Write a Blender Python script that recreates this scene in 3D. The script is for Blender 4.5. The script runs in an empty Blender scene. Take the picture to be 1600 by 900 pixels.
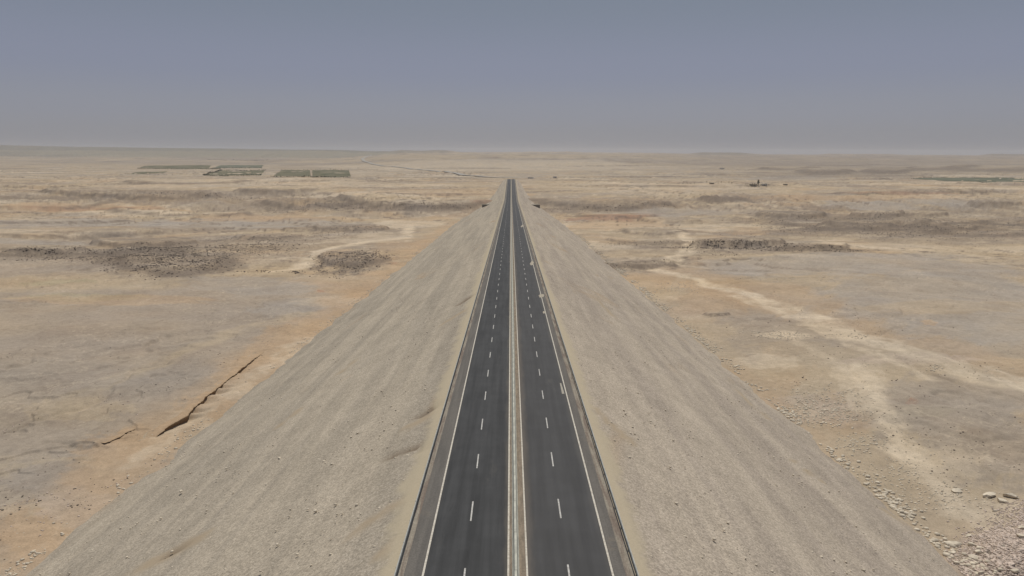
import bpy, bmesh, math, random
import numpy as np
from mathutils import Vector, Matrix

random.seed(7)
rng = np.random.default_rng(11)
S = bpy.context.scene
COL = S.collection
CAMZ = 100.0                     # the drone's height in scene coordinates
F = 1067.0                       # focal length in photograph pixels (1600 wide)
PITCH, YAW, ROLL = math.radians(11.24), math.radians(0.134), math.radians(0.25)

# ------------------------------------------------------------------ camera
r0 = Vector((math.cos(YAW), -math.sin(YAW), 0))
fw = Vector((math.sin(YAW) * math.cos(PITCH), math.cos(YAW) * math.cos(PITCH), -math.sin(PITCH)))
u0 = r0.cross(fw)
rt = r0 * math.cos(ROLL) + u0 * math.sin(ROLL)
up = -r0 * math.sin(ROLL) + u0 * math.cos(ROLL)
cam = bpy.data.cameras.new('camera')
cam.sensor_width = 36.0
cam.lens = 36.0 * F / 1600.0
cam.clip_start, cam.clip_end = 1.0, 60000.0
camo = bpy.data.objects.new('camera', cam)
COL.objects.link(camo)
m3 = Matrix((rt, up, -fw)).transposed()
camo.matrix_world = Matrix.Translation((0, 0, CAMZ)) @ m3.to_4x4()
S.camera = camo


# ------------------------------------------------------------------ noise
_p = np.random.default_rng(3).permutation(256)
_P = np.concatenate([_p, _p, _p])
_ang = np.random.default_rng(5).random(256) * 2 * np.pi
_GX, _GY = np.cos(_ang), np.sin(_ang)


def noise(x, y):
    xi = np.floor(x).astype(np.int64); yi = np.floor(y).astype(np.int64)
    xf = x - xi; yf = y - yi
    xi &= 255; yi &= 255
    u = xf * xf * xf * (xf * (xf * 6 - 15) + 10)
    v = yf * yf * yf * (yf * (yf * 6 - 15) + 10)

    def g(ix, iy, dx, dy):
        h = _P[_P[ix] + iy] & 255
        return _GX[h] * dx + _GY[h] * dy
    x1 = (xi + 1) & 255; y1 = (yi + 1) & 255
    a = g(xi, yi, xf, yf); b = g(x1, yi, xf - 1, yf)
    c = g(xi, y1, xf, yf - 1); d = g(x1, y1, xf - 1, yf - 1)
    return (a + u * (b - a) + v * ((c + u * (d - c)) - (a + u * (b - a)))) * 1.5


def fbm(x, y, o=4, gain=0.5):
    s = 0; a = 1.0; n = 0
    for k in range(o):
        s = s + a * noise(x + 17.3 * k, y - 9.1 * k); n += a
        x = x * 2.03; y = y * 2.03; a *= gain
    return s / n


def sst(a, b, x):
    t = np.clip((x - a) / (b - a), 0, 1)
    return t * t * (3 - 2 * t)


# ------------------------------------------------------------------ road profile
_yy = np.arange(-400.0, 2100.0, 2.0)
_rz = np.interp(_yy, [-400, 0, 1010, 1640, 1760, 1900, 2100],
                [-33.2 + 14.56, -33.2, -33.2 - .0364 * 1010, -64.0, -66.5, -76, -88])
_k = np.ones(61) / 61
_rz = np.concatenate([_rz[:60], np.convolve(_rz, _k, 'same')[60:-60], _rz[-60:]])


def road_z(Y):
    return np.interp(Y, _yy, _rz)


XL, XR = -9.34, 10.55            # guard rails
BL, BR = -10.25, 11.45           # crest of the fill
SL, SR = 2.45, 2.25              # fill slopes, run per metre of fall

# ------------------------------------------------------------------ terrain height (relative to the camera)
_GYk = [-500, 0, 850, 980, 1040, 1110, 1250, 1640, 2000, 2400, 3500, 5000, 40000]
_GZk = [-40, -58.2, -89.1, -91, -88, -82, -76, -68, -78.5, -84, -91, -92, -92]


def terrace(h, step, sharp):
    q = h / step
    fl = np.floor(q)
    return (fl + sst(1 - sharp, 1, q - fl)) * step, sst(1 - sharp * 1.8, 1 - sharp * .6, q - fl) * sst(1.03, 1 - sharp * .4, q - fl)


MESAS = []      # (cx, cy, inverse 2x2, height, seed)
GULLIES = []    # (points, depth, reach)


def seg_dist(X, Y, pts):
    """signed distance to a polyline (left positive), and arc parameter 0..1"""
    best = np.full(X.shape, 1e9); sg = np.zeros(X.shape); tt = np.zeros(X.shape)
    n = len(pts) - 1
    for i in range(n):
        ax, ay = pts[i]; bx, by = pts[i + 1]
        dx, dy = bx - ax, by - ay
        L2 = dx * dx + dy * dy
        t = np.clip(((X - ax) * dx + (Y - ay) * dy) / L2, 0, 1)
        ex = X - ax - t * dx; ey = Y - ay - t * dy
        d = np.hypot(ex, ey)
        mk = d < best
        best = np.where(mk, d, best)
        sg = np.where(mk, np.sign(dx * ey - dy * ex), sg)
        tt = np.where(mk, (i + t) / n, tt)
    return best, sg, tt


def bank_h(t):
    wv = noise(t * 9 + 3, t * 0 + 1.5) + .5 * noise(t * 27 + 3, t * 0 + 4.5)
    return sst(-.02, .34, t) * sst(1, .70, t) * (.22 + .78 * sst(-.40, .30, wv))


def height(X, Y, want_rock=False):
    X = np.asarray(X, float); Y = np.asarray(Y, float)
    ax = np.abs(X)
    away = sst(70, 240, ax)
    w = (70 * fbm(X / 420 + 3.1, Y / 420, 3) + 25 * fbm(X / 90, Y / 90 + 8, 2)) * sst(650, 1000, Y) * away
    z = np.interp(Y + w, _GYk, _GZk)
    Yw = Y + w
    bank = sst(1030, 1090, Yw) * sst(1330, 1230, Yw) * away
    rill = 1 - np.abs(fbm(X / 34 + .4 * fbm(X / 60, Y / 60, 2), Y / 120 + 3, 4)) * 3
    z = z + bank * (rill - .4) * 3.2
    b = X / np.maximum(Y, 50.0)
    # far country: an escarpment on the left, long pale rises in the middle, low hills to the right
    wl = sst(-.13, -.27, b)
    wm = sst(-.27, -.13, b) * sst(.30, .18, b)
    wr = sst(.18, .30, b)
    lift = np.interp(b, [-.95, -.72, -.62, -.5, -.35, -.2], [185, 172, 150, 138, 120, 108])
    z = z + wl * (sst(9300, 12200, Y + 900 * fbm(X / 2600, Y / 2600, 3)) * lift + sst(5000, 9000, Y) * 4)
    z = z + wm * (sst(4300, 7000, Y + 500 * fbm(X / 1500 + 5, Y / 1500, 3)) * 68 + sst(8500, 13000, Y) * 18)
    z = z + wr * (sst(3300, 9500, Y + 800 * fbm(X / 1800 + 9, Y / 1800, 3)) * 62)
    far = sst(2200, 7000, Y)
    z = z + far * fbm(X / 900 + 40, Y / 900, 4) * 16
    z = z + sst(5200, 9000, Y) * sst(13500, 9500, Y) * (fbm(X / 420 + 4, Y / 700, 4) * 16 - np.abs(fbm(X / 190, Y / 900, 3)) * 34)
    z = z + sst(8500, 10500, Y) * fbm(X / 700 + 14, Y / 2500, 4) * 22 * (1 - wl)
    for b0, b1, hp_ in ((-.165, -.085, 30), (.265, .345, 34), (.02, .10, 12), (.68, .80, 30), (.45, .56, 18)):
        z = z + hp_ * sst(b0 - .012, b0 + .012, b) * sst(b1 + .02, b1 - .02, b) * sst(10800, 11400, Y + 500 * fbm(X / 900, Y / 900 + 3, 3))
    # middle distance: eroded, terraced ground
    rough = sst(330, 560, Y) * sst(60, 150, ax) * sst(6000, 2500, Y)
    n = fbm(X / 210 + 1.7, Y / 150 + 2.2, 4)
    hh = n * 15
    th, rk = terrace(hh, 2.8, .08)
    sel = sst(-.05, .22, fbm(X / 500 + 21, Y / 380 + 4, 2))
    z = z + rough * (sel * th * .75 + (1 - sel) * n * 3.5)
    rock = rk * rough * sel
    # near ground: soft undulation and small washes
    nearw = sst(62, 110, ax) * sst(800, 300, Y) + .25
    z = z + nearw * (fbm(X / 55 + 7, Y / 55, 3) * 1.5 + fbm(X / 13, Y / 13 + 3, 3) * .38)
    hn = fbm(X / 75 + 19, Y / 62 + 2, 5, .55) * 3.4
    tn, rn = terrace(hn, .75, .045)
    nsel = sst(-.02, .2, fbm(X / 90 + 61, Y / 110 + 14, 2)) * sst(62, 100, ax) * sst(760, 420, Y)
    z = z + nsel * tn * .55
    rock = np.maximum(rock, rn * nsel * .16)
    z = z + nearw * fbm(X / 4.5, Y / 4.5 + 33, 3) * .13 * sst(420, 200, Y)
    wash = np.abs(fbm(X / 38 + 60, Y / 52 + 12, 4))
    z = z - nearw * .55 * sst(.085, .0, wash) * sst(.0, .25, fbm(X / 120 + 2, Y / 120 + 30, 2) + .1)
    for cx, cy, inv, h, sd, edge in MESAS:
        dx = X - cx; dy = Y - cy
        a = inv[0, 0] * dx + inv[0, 1] * dy
        c = inv[1, 0] * dx + inv[1, 1] * dy
        d = np.hypot(a, c)
        k = np.nonzero(d < 1.7)
        if len(k[0]) == 0:
            continue
        aa, cc = a[k], c[k]
        dd = d[k] + .30 * fbm(aa * 1.6 + sd, cc * 1.6 - sd, 4) + .07 * fbm(aa * 9 + sd, cc * 5, 3)
        ms = sst(1.0 + edge, 1.0 - edge, dd)
        back = 1 - .65 * sst(-.2, 1.0, cc)           # the far side slopes away, the near side is the bluff
        z[k] = z[k] + h * ms * back * (1 + .18 * fbm(aa * 4, cc * 4 + sd, 3))
        if want_rock:
            rock[k] = np.maximum(rock[k], np.exp(-((dd - 1) / (edge * .8)) ** 2) * sst(.25, -.2, cc) * .9)
    for pts, dep, reach, kg in GULLIES:
        lo = np.min(pts, axis=0) - reach - 4; hi = np.max(pts, axis=0) + reach + 4
        k = np.nonzero((X > lo[0]) & (X < hi[0]) & (Y > lo[1]) & (Y < hi[1]))
        if len(k[0]) == 0:
            continue
        d, sg, t = seg_dist(X[k], Y[k], pts)
        sd_ = d * sg                                 # positive on the far bank
        drop = dep * bank_h(t)
        z[k] = z[k] - drop * sst(1.0 * kg, .2 * kg, sd_) * sst(-reach, -.4, sd_)
    # keep clear of the road fill
    rz = road_z(Y)
    cap = rz - .9 + np.maximum(0, ax - 11.6) * .45
    cap = np.where(Y < 1800, cap, 1e9)
    z = np.minimum(z, cap)
    if want_rock:
        return z, rock
    return z


_sy = np.geomspace(40, 22000, 420)


def ray(px, py):
    d = fw + rt * ((px - 800) / F) + up * ((450 - py) / F)
    return d


def at(px, py):
    """ground point under a photograph pixel (scene x, y and height)"""
    d = ray(px, py)
    sy = _sy
    for _ in range(2):
        k = sy / d.y
        X = d.x * k; Z = d.z * k
        H = height(X, sy)
        i = np.nonzero(Z <= H)[0]
        i = int(i[0]) if len(i) else len(sy) - 1
        if _ == 0: sy = np.linspace(sy[max(i - 1, 0)], sy[i], 24)
    return float(X[i]), float(sy[i]), float(H[i]) + CAMZ


def frame(px, py, rx, ry):
    c = at(px, py); a = at(px + rx, py)
    b1 = at(px, py - ry); b2 = at(px, py + ry)
    ay = (a[0] - c[0], 0.0) if abs(a[1] - c[1]) > .4 * abs(b1[1] - b2[1]) + 5 else (a[0] - c[0], a[1] - c[1])
    bb = ((b1[0] - b2[0]) / 2, (b1[1] - b2[1]) / 2)
    M = np.array([[ay[0], bb[0]], [ay[1], bb[1]]])
    return c, np.linalg.inv(M)


# rocky benches and bluffs (photograph px, py, rx, ry, height m, edge)
mesa_px = [
    (232, 379, 75, 9, 3.6, .10), (265, 402, 90, 22, 1.6, .22), (60, 391, 80, 5, 2.2, .10), (120, 363, 130, 6, 2.5, .12),
    (545, 357, 58, 6, 3.6, .09), (470, 358, 40, 4, 2, .12), (552, 402, 52, 13, 2.4, .15), (420, 368, 50, 4, 2.0, .12),
    (1150, 379, 72, 7, 4.6, .08), (1275, 384, 50, 5, 2.6, .12), (1420, 352, 130, 9, 3.4, .14), (1540, 362, 80, 9, 3.2, .16), (150, 393, 140, 5, 2.0, .12), (345, 386, 90, 4, 1.8, .12), (1045, 345, 50, 4, 2.5, .12), (90, 345, 110, 4, 2.2, .12), (1235, 336, 55, 7, 5.5, .10), (1330, 352, 120, 8, 3.2, .12),
    (1370, 336, 40, 6, 4.5, .09), (1440, 334, 40, 5, 4.0, .10), (1345, 357, 60, 5, 2.5, .12), (1480, 358, 55, 9, 4.0, .22),
    (1590, 345, 60, 7, 3.5, .12), (1560, 318, 45, 5, 4.5, .12), (1010, 378, 60, 4, 2.0, .12), (1000, 412, 55, 6, 1.8, .12),
    (960, 337, 60, 5, 3.0, .12), (1020, 360, 50, 4, 1.8, .12), (1130, 311, 32, 6, 8.0, .55), (1290, 268, 40, 6, 15, .35),
    (1385, 266, 34, 4, 12, .3), (1230, 263, 40, 3, 10, .3), (1470, 262, 50, 4, 12, .3), (1120, 491, 20, 3, 1.1, .15), (1592, 868, 62, 50, 1.7, .6), (640, 318, 130, 9, 6.5, .12), (480, 318, 70, 8, 5.0, .16),
    (940, 318, 110, 9, 5.5, .14), (200, 303, 130, 8, 6.0, .12), (430, 297, 60, 5, 5.0, .12), (60, 318, 110, 6, 4.0, .12),
    (280, 334, 120, 6, 3.5, .14), 
    (1090, 290, 120, 2.5, 3, .12), (660, 304, 60, 2.5, 3, .12), (820, 296, 0.1, .1, 0, .2),
    (1420, 300, 130, 3, 4, .12), (1560, 262, 70, 5, 14, .5), (300, 282, 90, 2, 3, .12), (70, 292, 60, 3, 4, .12),
]
_m = []
for i, (px, py, rx, ry, h, e) in enumerate(mesa_px):
    if h == 0:
        continue
    c, inv = frame(px, py, rx, ry)
    _m.append((c[0], c[1], inv, h, 3.7 * i + .3, e))
MESAS.extend(_m)

gully_px = [
    ([(238, 688), (262, 668), (292, 650), (312, 628), (338, 608), (360, 590), (384, 572), (412, 551)], 1.75, 6.5),
    ([(165, 695), (200, 675), (214, 668)], .45, 3.5),
]
_g = []
for pl, d, r in gully_px:
    P_ = np.array([at(px, py)[:2] for px, py in pl])
    _g.append((P_, d, r, max(1.0, float(np.hypot(*P_.mean(0))) / 190)))
GULLIES.extend(_g)


# ------------------------------------------------------------------ helpers for objects
def tag(o, label=None, cat=None, group=None, kind=None):
    if label: o['label'] = label
    if cat: o['category'] = cat
    if group: o['group'] = group
    if kind: o['kind'] = kind
    return o


def mesh_np(name, V, Q, mat, smooth=False):
    V = np.asarray(V, np.float32); Q = np.asarray(Q, np.int32)
    me = bpy.data.meshes.new(name)
    k = Q.shape[1]
    me.vertices.add(len(V)); me.vertices.foreach_set('co', V.ravel())
    me.loops.add(Q.size); me.loops.foreach_set('vertex_index', Q.ravel())
    me.polygons.add(len(Q))
    me.polygons.foreach_set('loop_start', np.arange(len(Q), dtype=np.int32) * k)
    me.polygons.foreach_set('loop_total', np.full(len(Q), k, np.int32))
    if smooth:
        me.polygons.foreach_set('use_smooth', np.ones(len(Q), bool))
    me.update(calc_edges=True)
    if mat: me.materials.append(mat)
    return me


def link(name, me, parent=None, loc=(0, 0, 0), rot=(0, 0, 0)):
    o = bpy.data.objects.new(name, me)
    COL.objects.link(o)
    o.location = loc; o.rotation_euler = rot
    if parent: o.parent = parent
    return o


def empty(name, loc, rot=(0, 0, 0)):
    o = bpy.data.objects.new(name, None)
    o.empty_display_size = .5
    COL.objects.link(o)
    o.location = loc; o.rotation_euler = rot
    return o


def grid_quads(nr, nc):
    i = np.arange(nr - 1)[:, None] * nc + np.arange(nc - 1)[None, :]
    i = i.ravel()
    return np.stack([i, i + 1, i + nc + 1, i + nc], 1)


def box_mesh(name, boxes, mat, bevel=0.0):
    bm = bmesh.new()
    for (x0, x1, y0, y1, z0, z1) in boxes:
        r = bmesh.ops.create_cube(bm, size=1)
        for v in r['verts']:
            v.co = Vector(((x0 + x1) / 2 + v.co.x * (x1 - x0), (y0 + y1) / 2 + v.co.y * (y1 - y0), (z0 + z1) / 2 + v.co.z * (z1 - z0)))
    if bevel:
        bmesh.ops.bevel(bm, geom=bm.edges[:], offset=bevel, segments=2, affect='EDGES')
    me = bpy.data.meshes.new(name); bm.to_mesh(me); bm.free()
    if mat: me.materials.append(mat)
    return me


# ------------------------------------------------------------------ materials
class NT:
    def __init__(self, name, rough=.95, spec=.15, metal=0):
        self.m = bpy.data.materials.new(name); self.m.use_nodes = True
        self.t = self.m.node_tree
        self.b = self.t.nodes['Principled BSDF']
        self.b.inputs['Roughness'].default_value = rough
        self.b.inputs['Specular IOR Level'].default_value = spec
        self.b.inputs['Metallic'].default_value = metal
        self.geo = self.t.nodes.new('ShaderNodeNewGeometry')
        self.pos = self.geo.outputs['Position']

    def put(self, sock, v):
        if isinstance(v, bpy.types.NodeSocket): self.t.links.new(v, sock)
        elif hasattr(sock.default_value, '__len__') and not isinstance(v, (int, float)):
            sock.default_value = tuple(v) + ((1,) if len(sock.default_value) == 4 and len(v) == 3 else ())
        else: sock.default_value = v

    def math(self, op, a, b=0.0, c=0.0):
        n = self.t.nodes.new('ShaderNodeMath'); n.operation = op
        for s, v in zip(n.inputs, (a, b, c)): self.put(s, v)
        return n.outputs[0]

    def vmul(self, v, k):
        n = self.t.nodes.new('ShaderNodeVectorMath'); n.operation = 'MULTIPLY'
        self.put(n.inputs[0], v); self.put(n.inputs[1], k)
        return n.outputs[0]

    def noise(self, vec=None, scale=1.0, detail=4, rough=.55, dist=0, stretch=None):
        vec = vec or self.pos
        if stretch: vec = self.vmul(vec, stretch)
        n = self.t.nodes.new('ShaderNodeTexNoise')
        self.t.links.new(vec, n.inputs['Vector'])
        n.inputs['Scale'].default_value = scale; n.inputs['Detail'].default_value = detail
        n.inputs['Roughness'].default_value = rough; n.inputs['Distortion'].default_value = dist
        return n.outputs['Fac']

    def voro(self, vec=None, scale=1.0, out='Color', rand=1.0):
        n = self.t.nodes.new('ShaderNodeTexVoronoi')
        self.t.links.new(vec or self.pos, n.inputs['Vector'])
        n.inputs['Scale'].default_value = scale; n.inputs['Randomness'].default_value = rand
        return n.outputs[out]

    def ramp(self, f, a, b, lo=0.0, hi=1.0):
        n = self.t.nodes.new('ShaderNodeMapRange'); n.interpolation_type = 'SMOOTHSTEP'
        self.put(n.inputs['Value'], f)
        n.inputs['From Min'].default_value = a; n.inputs['From Max'].default_value = b
        n.inputs['To Min'].default_value = lo; n.inputs['To Max'].default_value = hi
        return n.outputs['Result']

    def mix(self, f, a, b, mode='MIX'):
        n = self.t.nodes.new('ShaderNodeMix'); n.data_type = 'RGBA'; n.blend_type = mode
        self.put(n.inputs[0], f); self.put(n.inputs[6], a); self.put(n.inputs[7], b)
        return n.outputs[2]

    def sep(self, v=None):
        n = self.t.nodes.new('ShaderNodeSeparateXYZ')
        self.t.links.new(v or self.pos, n.inputs[0])
        return n.outputs

    def bump(self, h, strength=.5, dist=.1):
        n = self.t.nodes.new('ShaderNodeBump')
        n.inputs['Strength'].default_value = strength; n.inputs['Distance'].default_value = dist
        self.put(n.inputs['Height'], h)
        self.t.links.new(n.outputs[0], self.b.inputs['Normal'])

    def grey(self, v):
        n = self.t.nodes.new('ShaderNodeCombineColor')
        for s in n.inputs: self.put(s, v)
        return n.outputs[0]

    def col(self, c):
        self.put(self.b.inputs['Base Color'], c)
        return self.m


def mat_simple(name, c, var=.18, scale=2.0, rough=.9, spec=.2, metal=0, obj=False):
    k = NT(name, rough, spec, metal)
    vec = None
    if obj:
        tc = k.t.nodes.new('ShaderNodeTexCoord'); vec = tc.outputs['Object']
    f = k.noise(vec, scale, 5, .6)
    v = k.ramp(f, .3, .7, 1 - var, 1 + var)
    return k.col(k.mix(1.0, c, k.grey(v), 'MULTIPLY'))


# terrain
k = NT('desert_ground', 1.0, .05)
at_ = k.t.nodes.new('ShaderNodeVertexColor'); at_.layer_name = 'soil'
base = at_.outputs['Color']
n1 = k.noise(None, .045, 6, .62, .6)
n2 = k.noise(None, .55, 5, .65)
n3 = k.noise(None, 3.2, 4, .7)
v = k.math('MULTIPLY', k.ramp(n1, .28, .72, .93, 1.07), k.ramp(n2, .25, .75, .89, 1.11))
v = k.math('MULTIPLY', v, k.ramp(n3, .25, .75, .85, 1.15))
c = k.mix(1.0, base, k.grey(v), 'MULTIPLY')
# a thin litter of pale and dark stones
vd = k.voro(None, 1.15, 'Distance'); vc = k.sep(k.voro(None, 1.15, 'Color'))
sz = k.math('MULTIPLY', vc[1], .30)
st = k.math('LESS_THAN', vd, sz)
some = k.math('MULTIPLY', st, k.math('GREATER_THAN', k.math('ADD', vc[0], k.math('MULTIPLY', n1, .6)), 1.22))
c = k.mix(k.math('MULTIPLY', some, .65), c, (.47, .40, .30))
dk = k.math('MULTIPLY', st, k.math('LESS_THAN', k.math('ADD', vc[0], k.math('MULTIPLY', n2, .5)), .255))
c = k.mix(k.math('MULTIPLY', dk, .7), c, (.15, .12, .095))
k.bump(k.math('ADD', k.math('MULTIPLY', n2, .7), k.math('MULTIPLY', n3, .3)), .40, .35)
M_ground = k.col(c)

# stone facing of the fill
def facing(name, a, b, gravel):
    k = NT(name, 1.0, .05)
    s1 = k.noise(None, 1.0, 5, .6, .25, (.20, .006, .05))
    s2 = k.noise(None, 1.0, 5, .6, .4, (.40, .03, .1))
    s3 = k.noise(None, .16, 6, .72)
    c = k.mix(k.ramp(s1, .36, .64), a, b)
    v = k.math('MULTIPLY', k.ramp(s2, .25, .75, .93, 1.07), k.ramp(s3, .25, .75, .91, 1.09))
    c = k.mix(1.0, c, k.grey(v), 'MULTIPLY')
    tanp = k.noise(None, 1.0, 4, .6, .8, (.05, .018, .02))
    c = k.mix(k.ramp(tanp, .60, .74, 0, .75), c, (.36, .27, .18))
    vc = k.sep(k.voro(None, 4.2, 'Color')); vd = k.voro(None, 4.2, 'Distance')
    vc2 = k.sep(k.voro(None, 8.5, 'Color'))
    dens = k.ramp(s2, .3, .7, .72, 1.0)
    v2 = k.ramp(vc[0], 0, 1, .84, 1.12)
    v3 = k.ramp(vc2[0], 0, 1, .84, 1.16)
    c = k.mix(1.0, c, k.grey(k.math('MULTIPLY', v2, v3)), 'MULTIPLY')
    pale = k.math('MULTIPLY', k.math('GREATER_THAN', k.math('MULTIPLY', vc[1], dens), .80), k.math('LESS_THAN', vd, .34))
    c = k.mix(k.math('MULTIPLY', pale, .62), c, (.56, .50, .41))
    gap = k.math('MULTIPLY', k.math('GREATER_THAN', vc[2], .86), k.math('LESS_THAN', vd, .3))
    c = k.mix(k.math('MULTIPLY', gap, .45), c, (.15, .125, .10))
    dn = k.t.nodes.new('ShaderNodeVertexColor'); dn.layer_name = 'dirt'
    ds = k.t.nodes.new('ShaderNodeSeparateColor'); k.t.links.new(dn.outputs['Color'], ds.inputs[0])
    c = k.mix(ds.outputs[0], c, (.365, .29, .20))
    c = k.mix(ds.outputs[1], c, (.20, .155, .11))
    # wind blown sand just below the crest
    x = k.sep()[0]
    wob = k.math('MULTIPLY', k.math('SUBTRACT', k.noise(None, .35, 5, .65), .5), 3.6)
    wob = k.math('ADD', wob, k.math('MULTIPLY', k.math('SUBTRACT', k.noise(None, .06, 2, .5), .5), 3.5))
    d = k.math('SUBTRACT', k.math('ABSOLUTE', k.math('SUBTRACT', x, .6)), k.math('ADD', 11.9, wob))
    c = k.mix(k.ramp(d, -.7, 1.0, .85, 0), c, (.44, .372, .262))
    k.bump(k.math('ADD', k.math('MULTIPLY', vd, -.5), k.math('MULTIPLY', s3, .25)), .30, .14)
    return k.col(c)


M_fill_l = facing('stone_facing_grey', (.340, .293, .229), (.412, .352, .270), 1)
M_fill_r = facing('stone_facing_pink', (.350, .295, .236), (.416, .352, .274), 1)

# asphalt
k = NT('asphalt', .85, .25)
a1 = k.noise(None, 1.0, 4, .6, 0, (1.1, .02, 1)); a2 = k.noise(None, .25, 5, .6); a3 = k.noise(None, 26, 3, .7)
v = k.math('MULTIPLY', k.ramp(a1, .3, .7, .80, 1.20), k.ramp(a2, .3, .7, .90, 1.10))
v = k.math('MULTIPLY', v, k.ramp(a3, .3, .7, .85, 1.15))
c = k.mix(1.0, (.052, .052, .0515), k.grey(v), 'MULTIPLY')
x = k.sep()[0]
wob = k.math('MULTIPLY', k.math('SUBTRACT', k.noise(None, 1.0, 5, .65, 0, (.9, .12, 1)), .5), 1.5)
dd = k.math('ADD', k.math('SUBTRACT', x, 1.52), wob)
right = k.math('GREATER_THAN', x, .6)
c = k.mix(k.math('MULTIPLY', right, k.ramp(dd, 0, 1.15, .5, 0)), c, (.20, .16, .12))
dl = k.math('ADD', k.math('SUBTRACT', -.1, x), wob)
c = k.mix(k.math('MULTIPLY', k.math('SUBTRACT', 1.0, right), k.ramp(dl, 0, .6, .3, 0)), c, (.17, .145, .11))
de = k.math('ADD', k.math('SUBTRACT', 8.8, x), wob)
c = k.mix(k.ramp(de, -.2, .9, .42, 0), c, (.15, .135, .11))
xl = k.math('ADD', k.math('SUBTRACT', x, -7.4), k.math('MULTIPLY', wob, .5))
c = k.mix(k.ramp(xl, -.2, .5, .30, 0), c, (.12, .10, .085))
sp1 = k.noise(None, 1.0, 5, .65, .4, (.35, .035, 1))
c = k.mix(k.ramp(sp1, .60, .72, 0, .40), c, (.115, .105, .09))
sp2 = k.noise(None, 1.0, 4, .6, 0, (.6, .08, 1))
c = k.mix(k.ramp(sp2, .62, .70, 0, .35), c, (.030, .030, .030))
# right carriageway a touch browner with old wear
c = k.mix(k.ramp(x, 1.3, 1.6, 0, .30), c, (.098, .092, .088))
k.bump(a3, .25, .01)
M_asphalt = k.col(c)

k = NT('dusty_shoulder', .95, .1)
a1 = k.noise(None, 1.0, 5, .6, .3, (1.4, .07, 1)); a2 = k.noise(None, 6, 4, .7); a3 = k.noise(None, .2, 4, .6, .5)
c = k.mix(k.ramp(a1, .3, .7), (.124, .114, .102), (.160, .146, .128))
c = k.mix(k.ramp(a3, .60, .78, 0, .35), c, (.24, .195, .145))
v = k.ramp(a2, .25, .75, .82, 1.18)
M_shoulder = k.col(k.mix(1.0, c, k.grey(v), 'MULTIPLY'))

k = NT('gutter_concrete', .9, .15)
a1 = k.noise(None, 1.0, 5, .65, .3, (2.2, .16, 1)); a2 = k.noise(None, 4, 4, .7)
c = k.mix(k.ramp(a1, .38, .62), (.30, .265, .21), (.19, .15, .12))
v = k.ramp(a2, .25, .75, .78, 1.2)
M_gutter = k.col(k.mix(1.0, c, k.grey(v), 'MULTIPLY'))

k = NT('median_dirt', 1.0, .05)
a1 = k.noise(None, 1.0, 5, .7, .3, (2.5, .5, 1)); a2 = k.noise(None, 7, 4, .75)
c = k.mix(k.ramp(a1, .35, .65), (.20, .165, .125), (.29, .235, .175))
c = k.mix(k.ramp(a2, .56, .64, 0, .7), c, (.09, .07, .055))
M_median = k.col(c)

k = NT('road_paint', .7, .3)
a1 = k.noise(None, 5, 5, .75); a2 = k.noise(None, .3, 3, .6)
c = k.mix(k.ramp(a1, .40, .62, 0, .75), (.60, .58, .53), (.22, .20, .175))
M_paint = k.col(c)
k = NT('edge_paint', .7, .3)
a1 = k.noise(None, 4, 5, .75)
M_edge = k.col(k.mix(k.ramp(a1, .40, .66, 0, .65), (.62, .57, .475), (.27, .23, .175)))

M_barrier = mat_simple('barrier_concrete', (.47, .46, .385), .16, 1.6, .9, .2, 0, True)
M_steel_shade = mat_simple('steel_shaded_face', (.15, .15, .14), .2, 1.0, .7, .3, 0)  # beam steel darkened in colour to shade its upright faces
M_lit_lip = mat_simple('steel_lit_edge', (.42, .42, .38), .15, 2, .7, .3)  # paler copy of the steel, sunlight on the top edge put into colour
M_post = mat_simple('post_steel', (.27, .25, .21), .1, 3.0, .6, .4, .3)
M_sand = mat_simple('drifted_sand', (.40, .35, .27), .25, 2.2)
M_wall = mat_simple('retaining_concrete', (.22, .19, .16), .2, .4)
M_rock_pale = mat_simple('pale_limestone', (.60, .52, .40), .2, .9)
M_rubble = mat_simple('rubble_stone', (.53, .43, .35), .32, 1.6)
M_rock_field = mat_simple('dark_desert_stone', (.155, .125, .10), .3, .4)
M_rock_red = mat_simple('reddish_stone', (.27, .165, .12), .25, 1.0)

# ------------------------------------------------------------------ terrain mesh
rows = list(np.linspace(-350, 40, 26)) + [55, 66]
y = 72.0
while y < 21500:
    hgt = 60 if y < 800 else 85
    dy = 1.05 * y * y / (F * hgt)
    dy = min(max(dy, .12), .010 * y + 1)
    rows.append(y); y += dy
rows = np.array(rows)
NC = 1150
u = np.linspace(-1, 1, NC)
u = np.sign(u) * np.where(np.abs(u) < .93, np.abs(u) / .93, 1 + (np.abs(u) - .93) / .07 * .55)
W = np.where(rows > 40, .83 * rows + 14, 47 + np.maximum(0, 40 - rows) * .8)
GX = u[None, :] * W[:, None]
GYY = np.repeat(rows[:, None], NC, 1)
X = GX.ravel(); Y = GYY.ravel()
Z, ROCK = height(X, Y, True)

TAN = np.array((.395, .318, .224)); GREY = np.array((.320, .268, .213)); ORANGE = np.array((.415, .298, .190))
PALE = np.array((.54, .448, .33)); DARK = np.array((.15, .122, .098)); RED = np.array((.33, .205, .14))
OLIVE = np.array((.355, .305, .205)); BROWN = np.array((.245, .198, .155)); SLATE = np.array((.335, .295, .250))
PINK = np.array((.43, .345, .272)); UMBER = np.array((.20, .165, .130))
PAL = dict(tan=TAN, grey=GREY, orange=ORANGE, pale=PALE, dark=DARK, red=RED, olive=OLIVE, brown=BROWN, slate=SLATE, pink=PINK, umber=UMBER)

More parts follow.
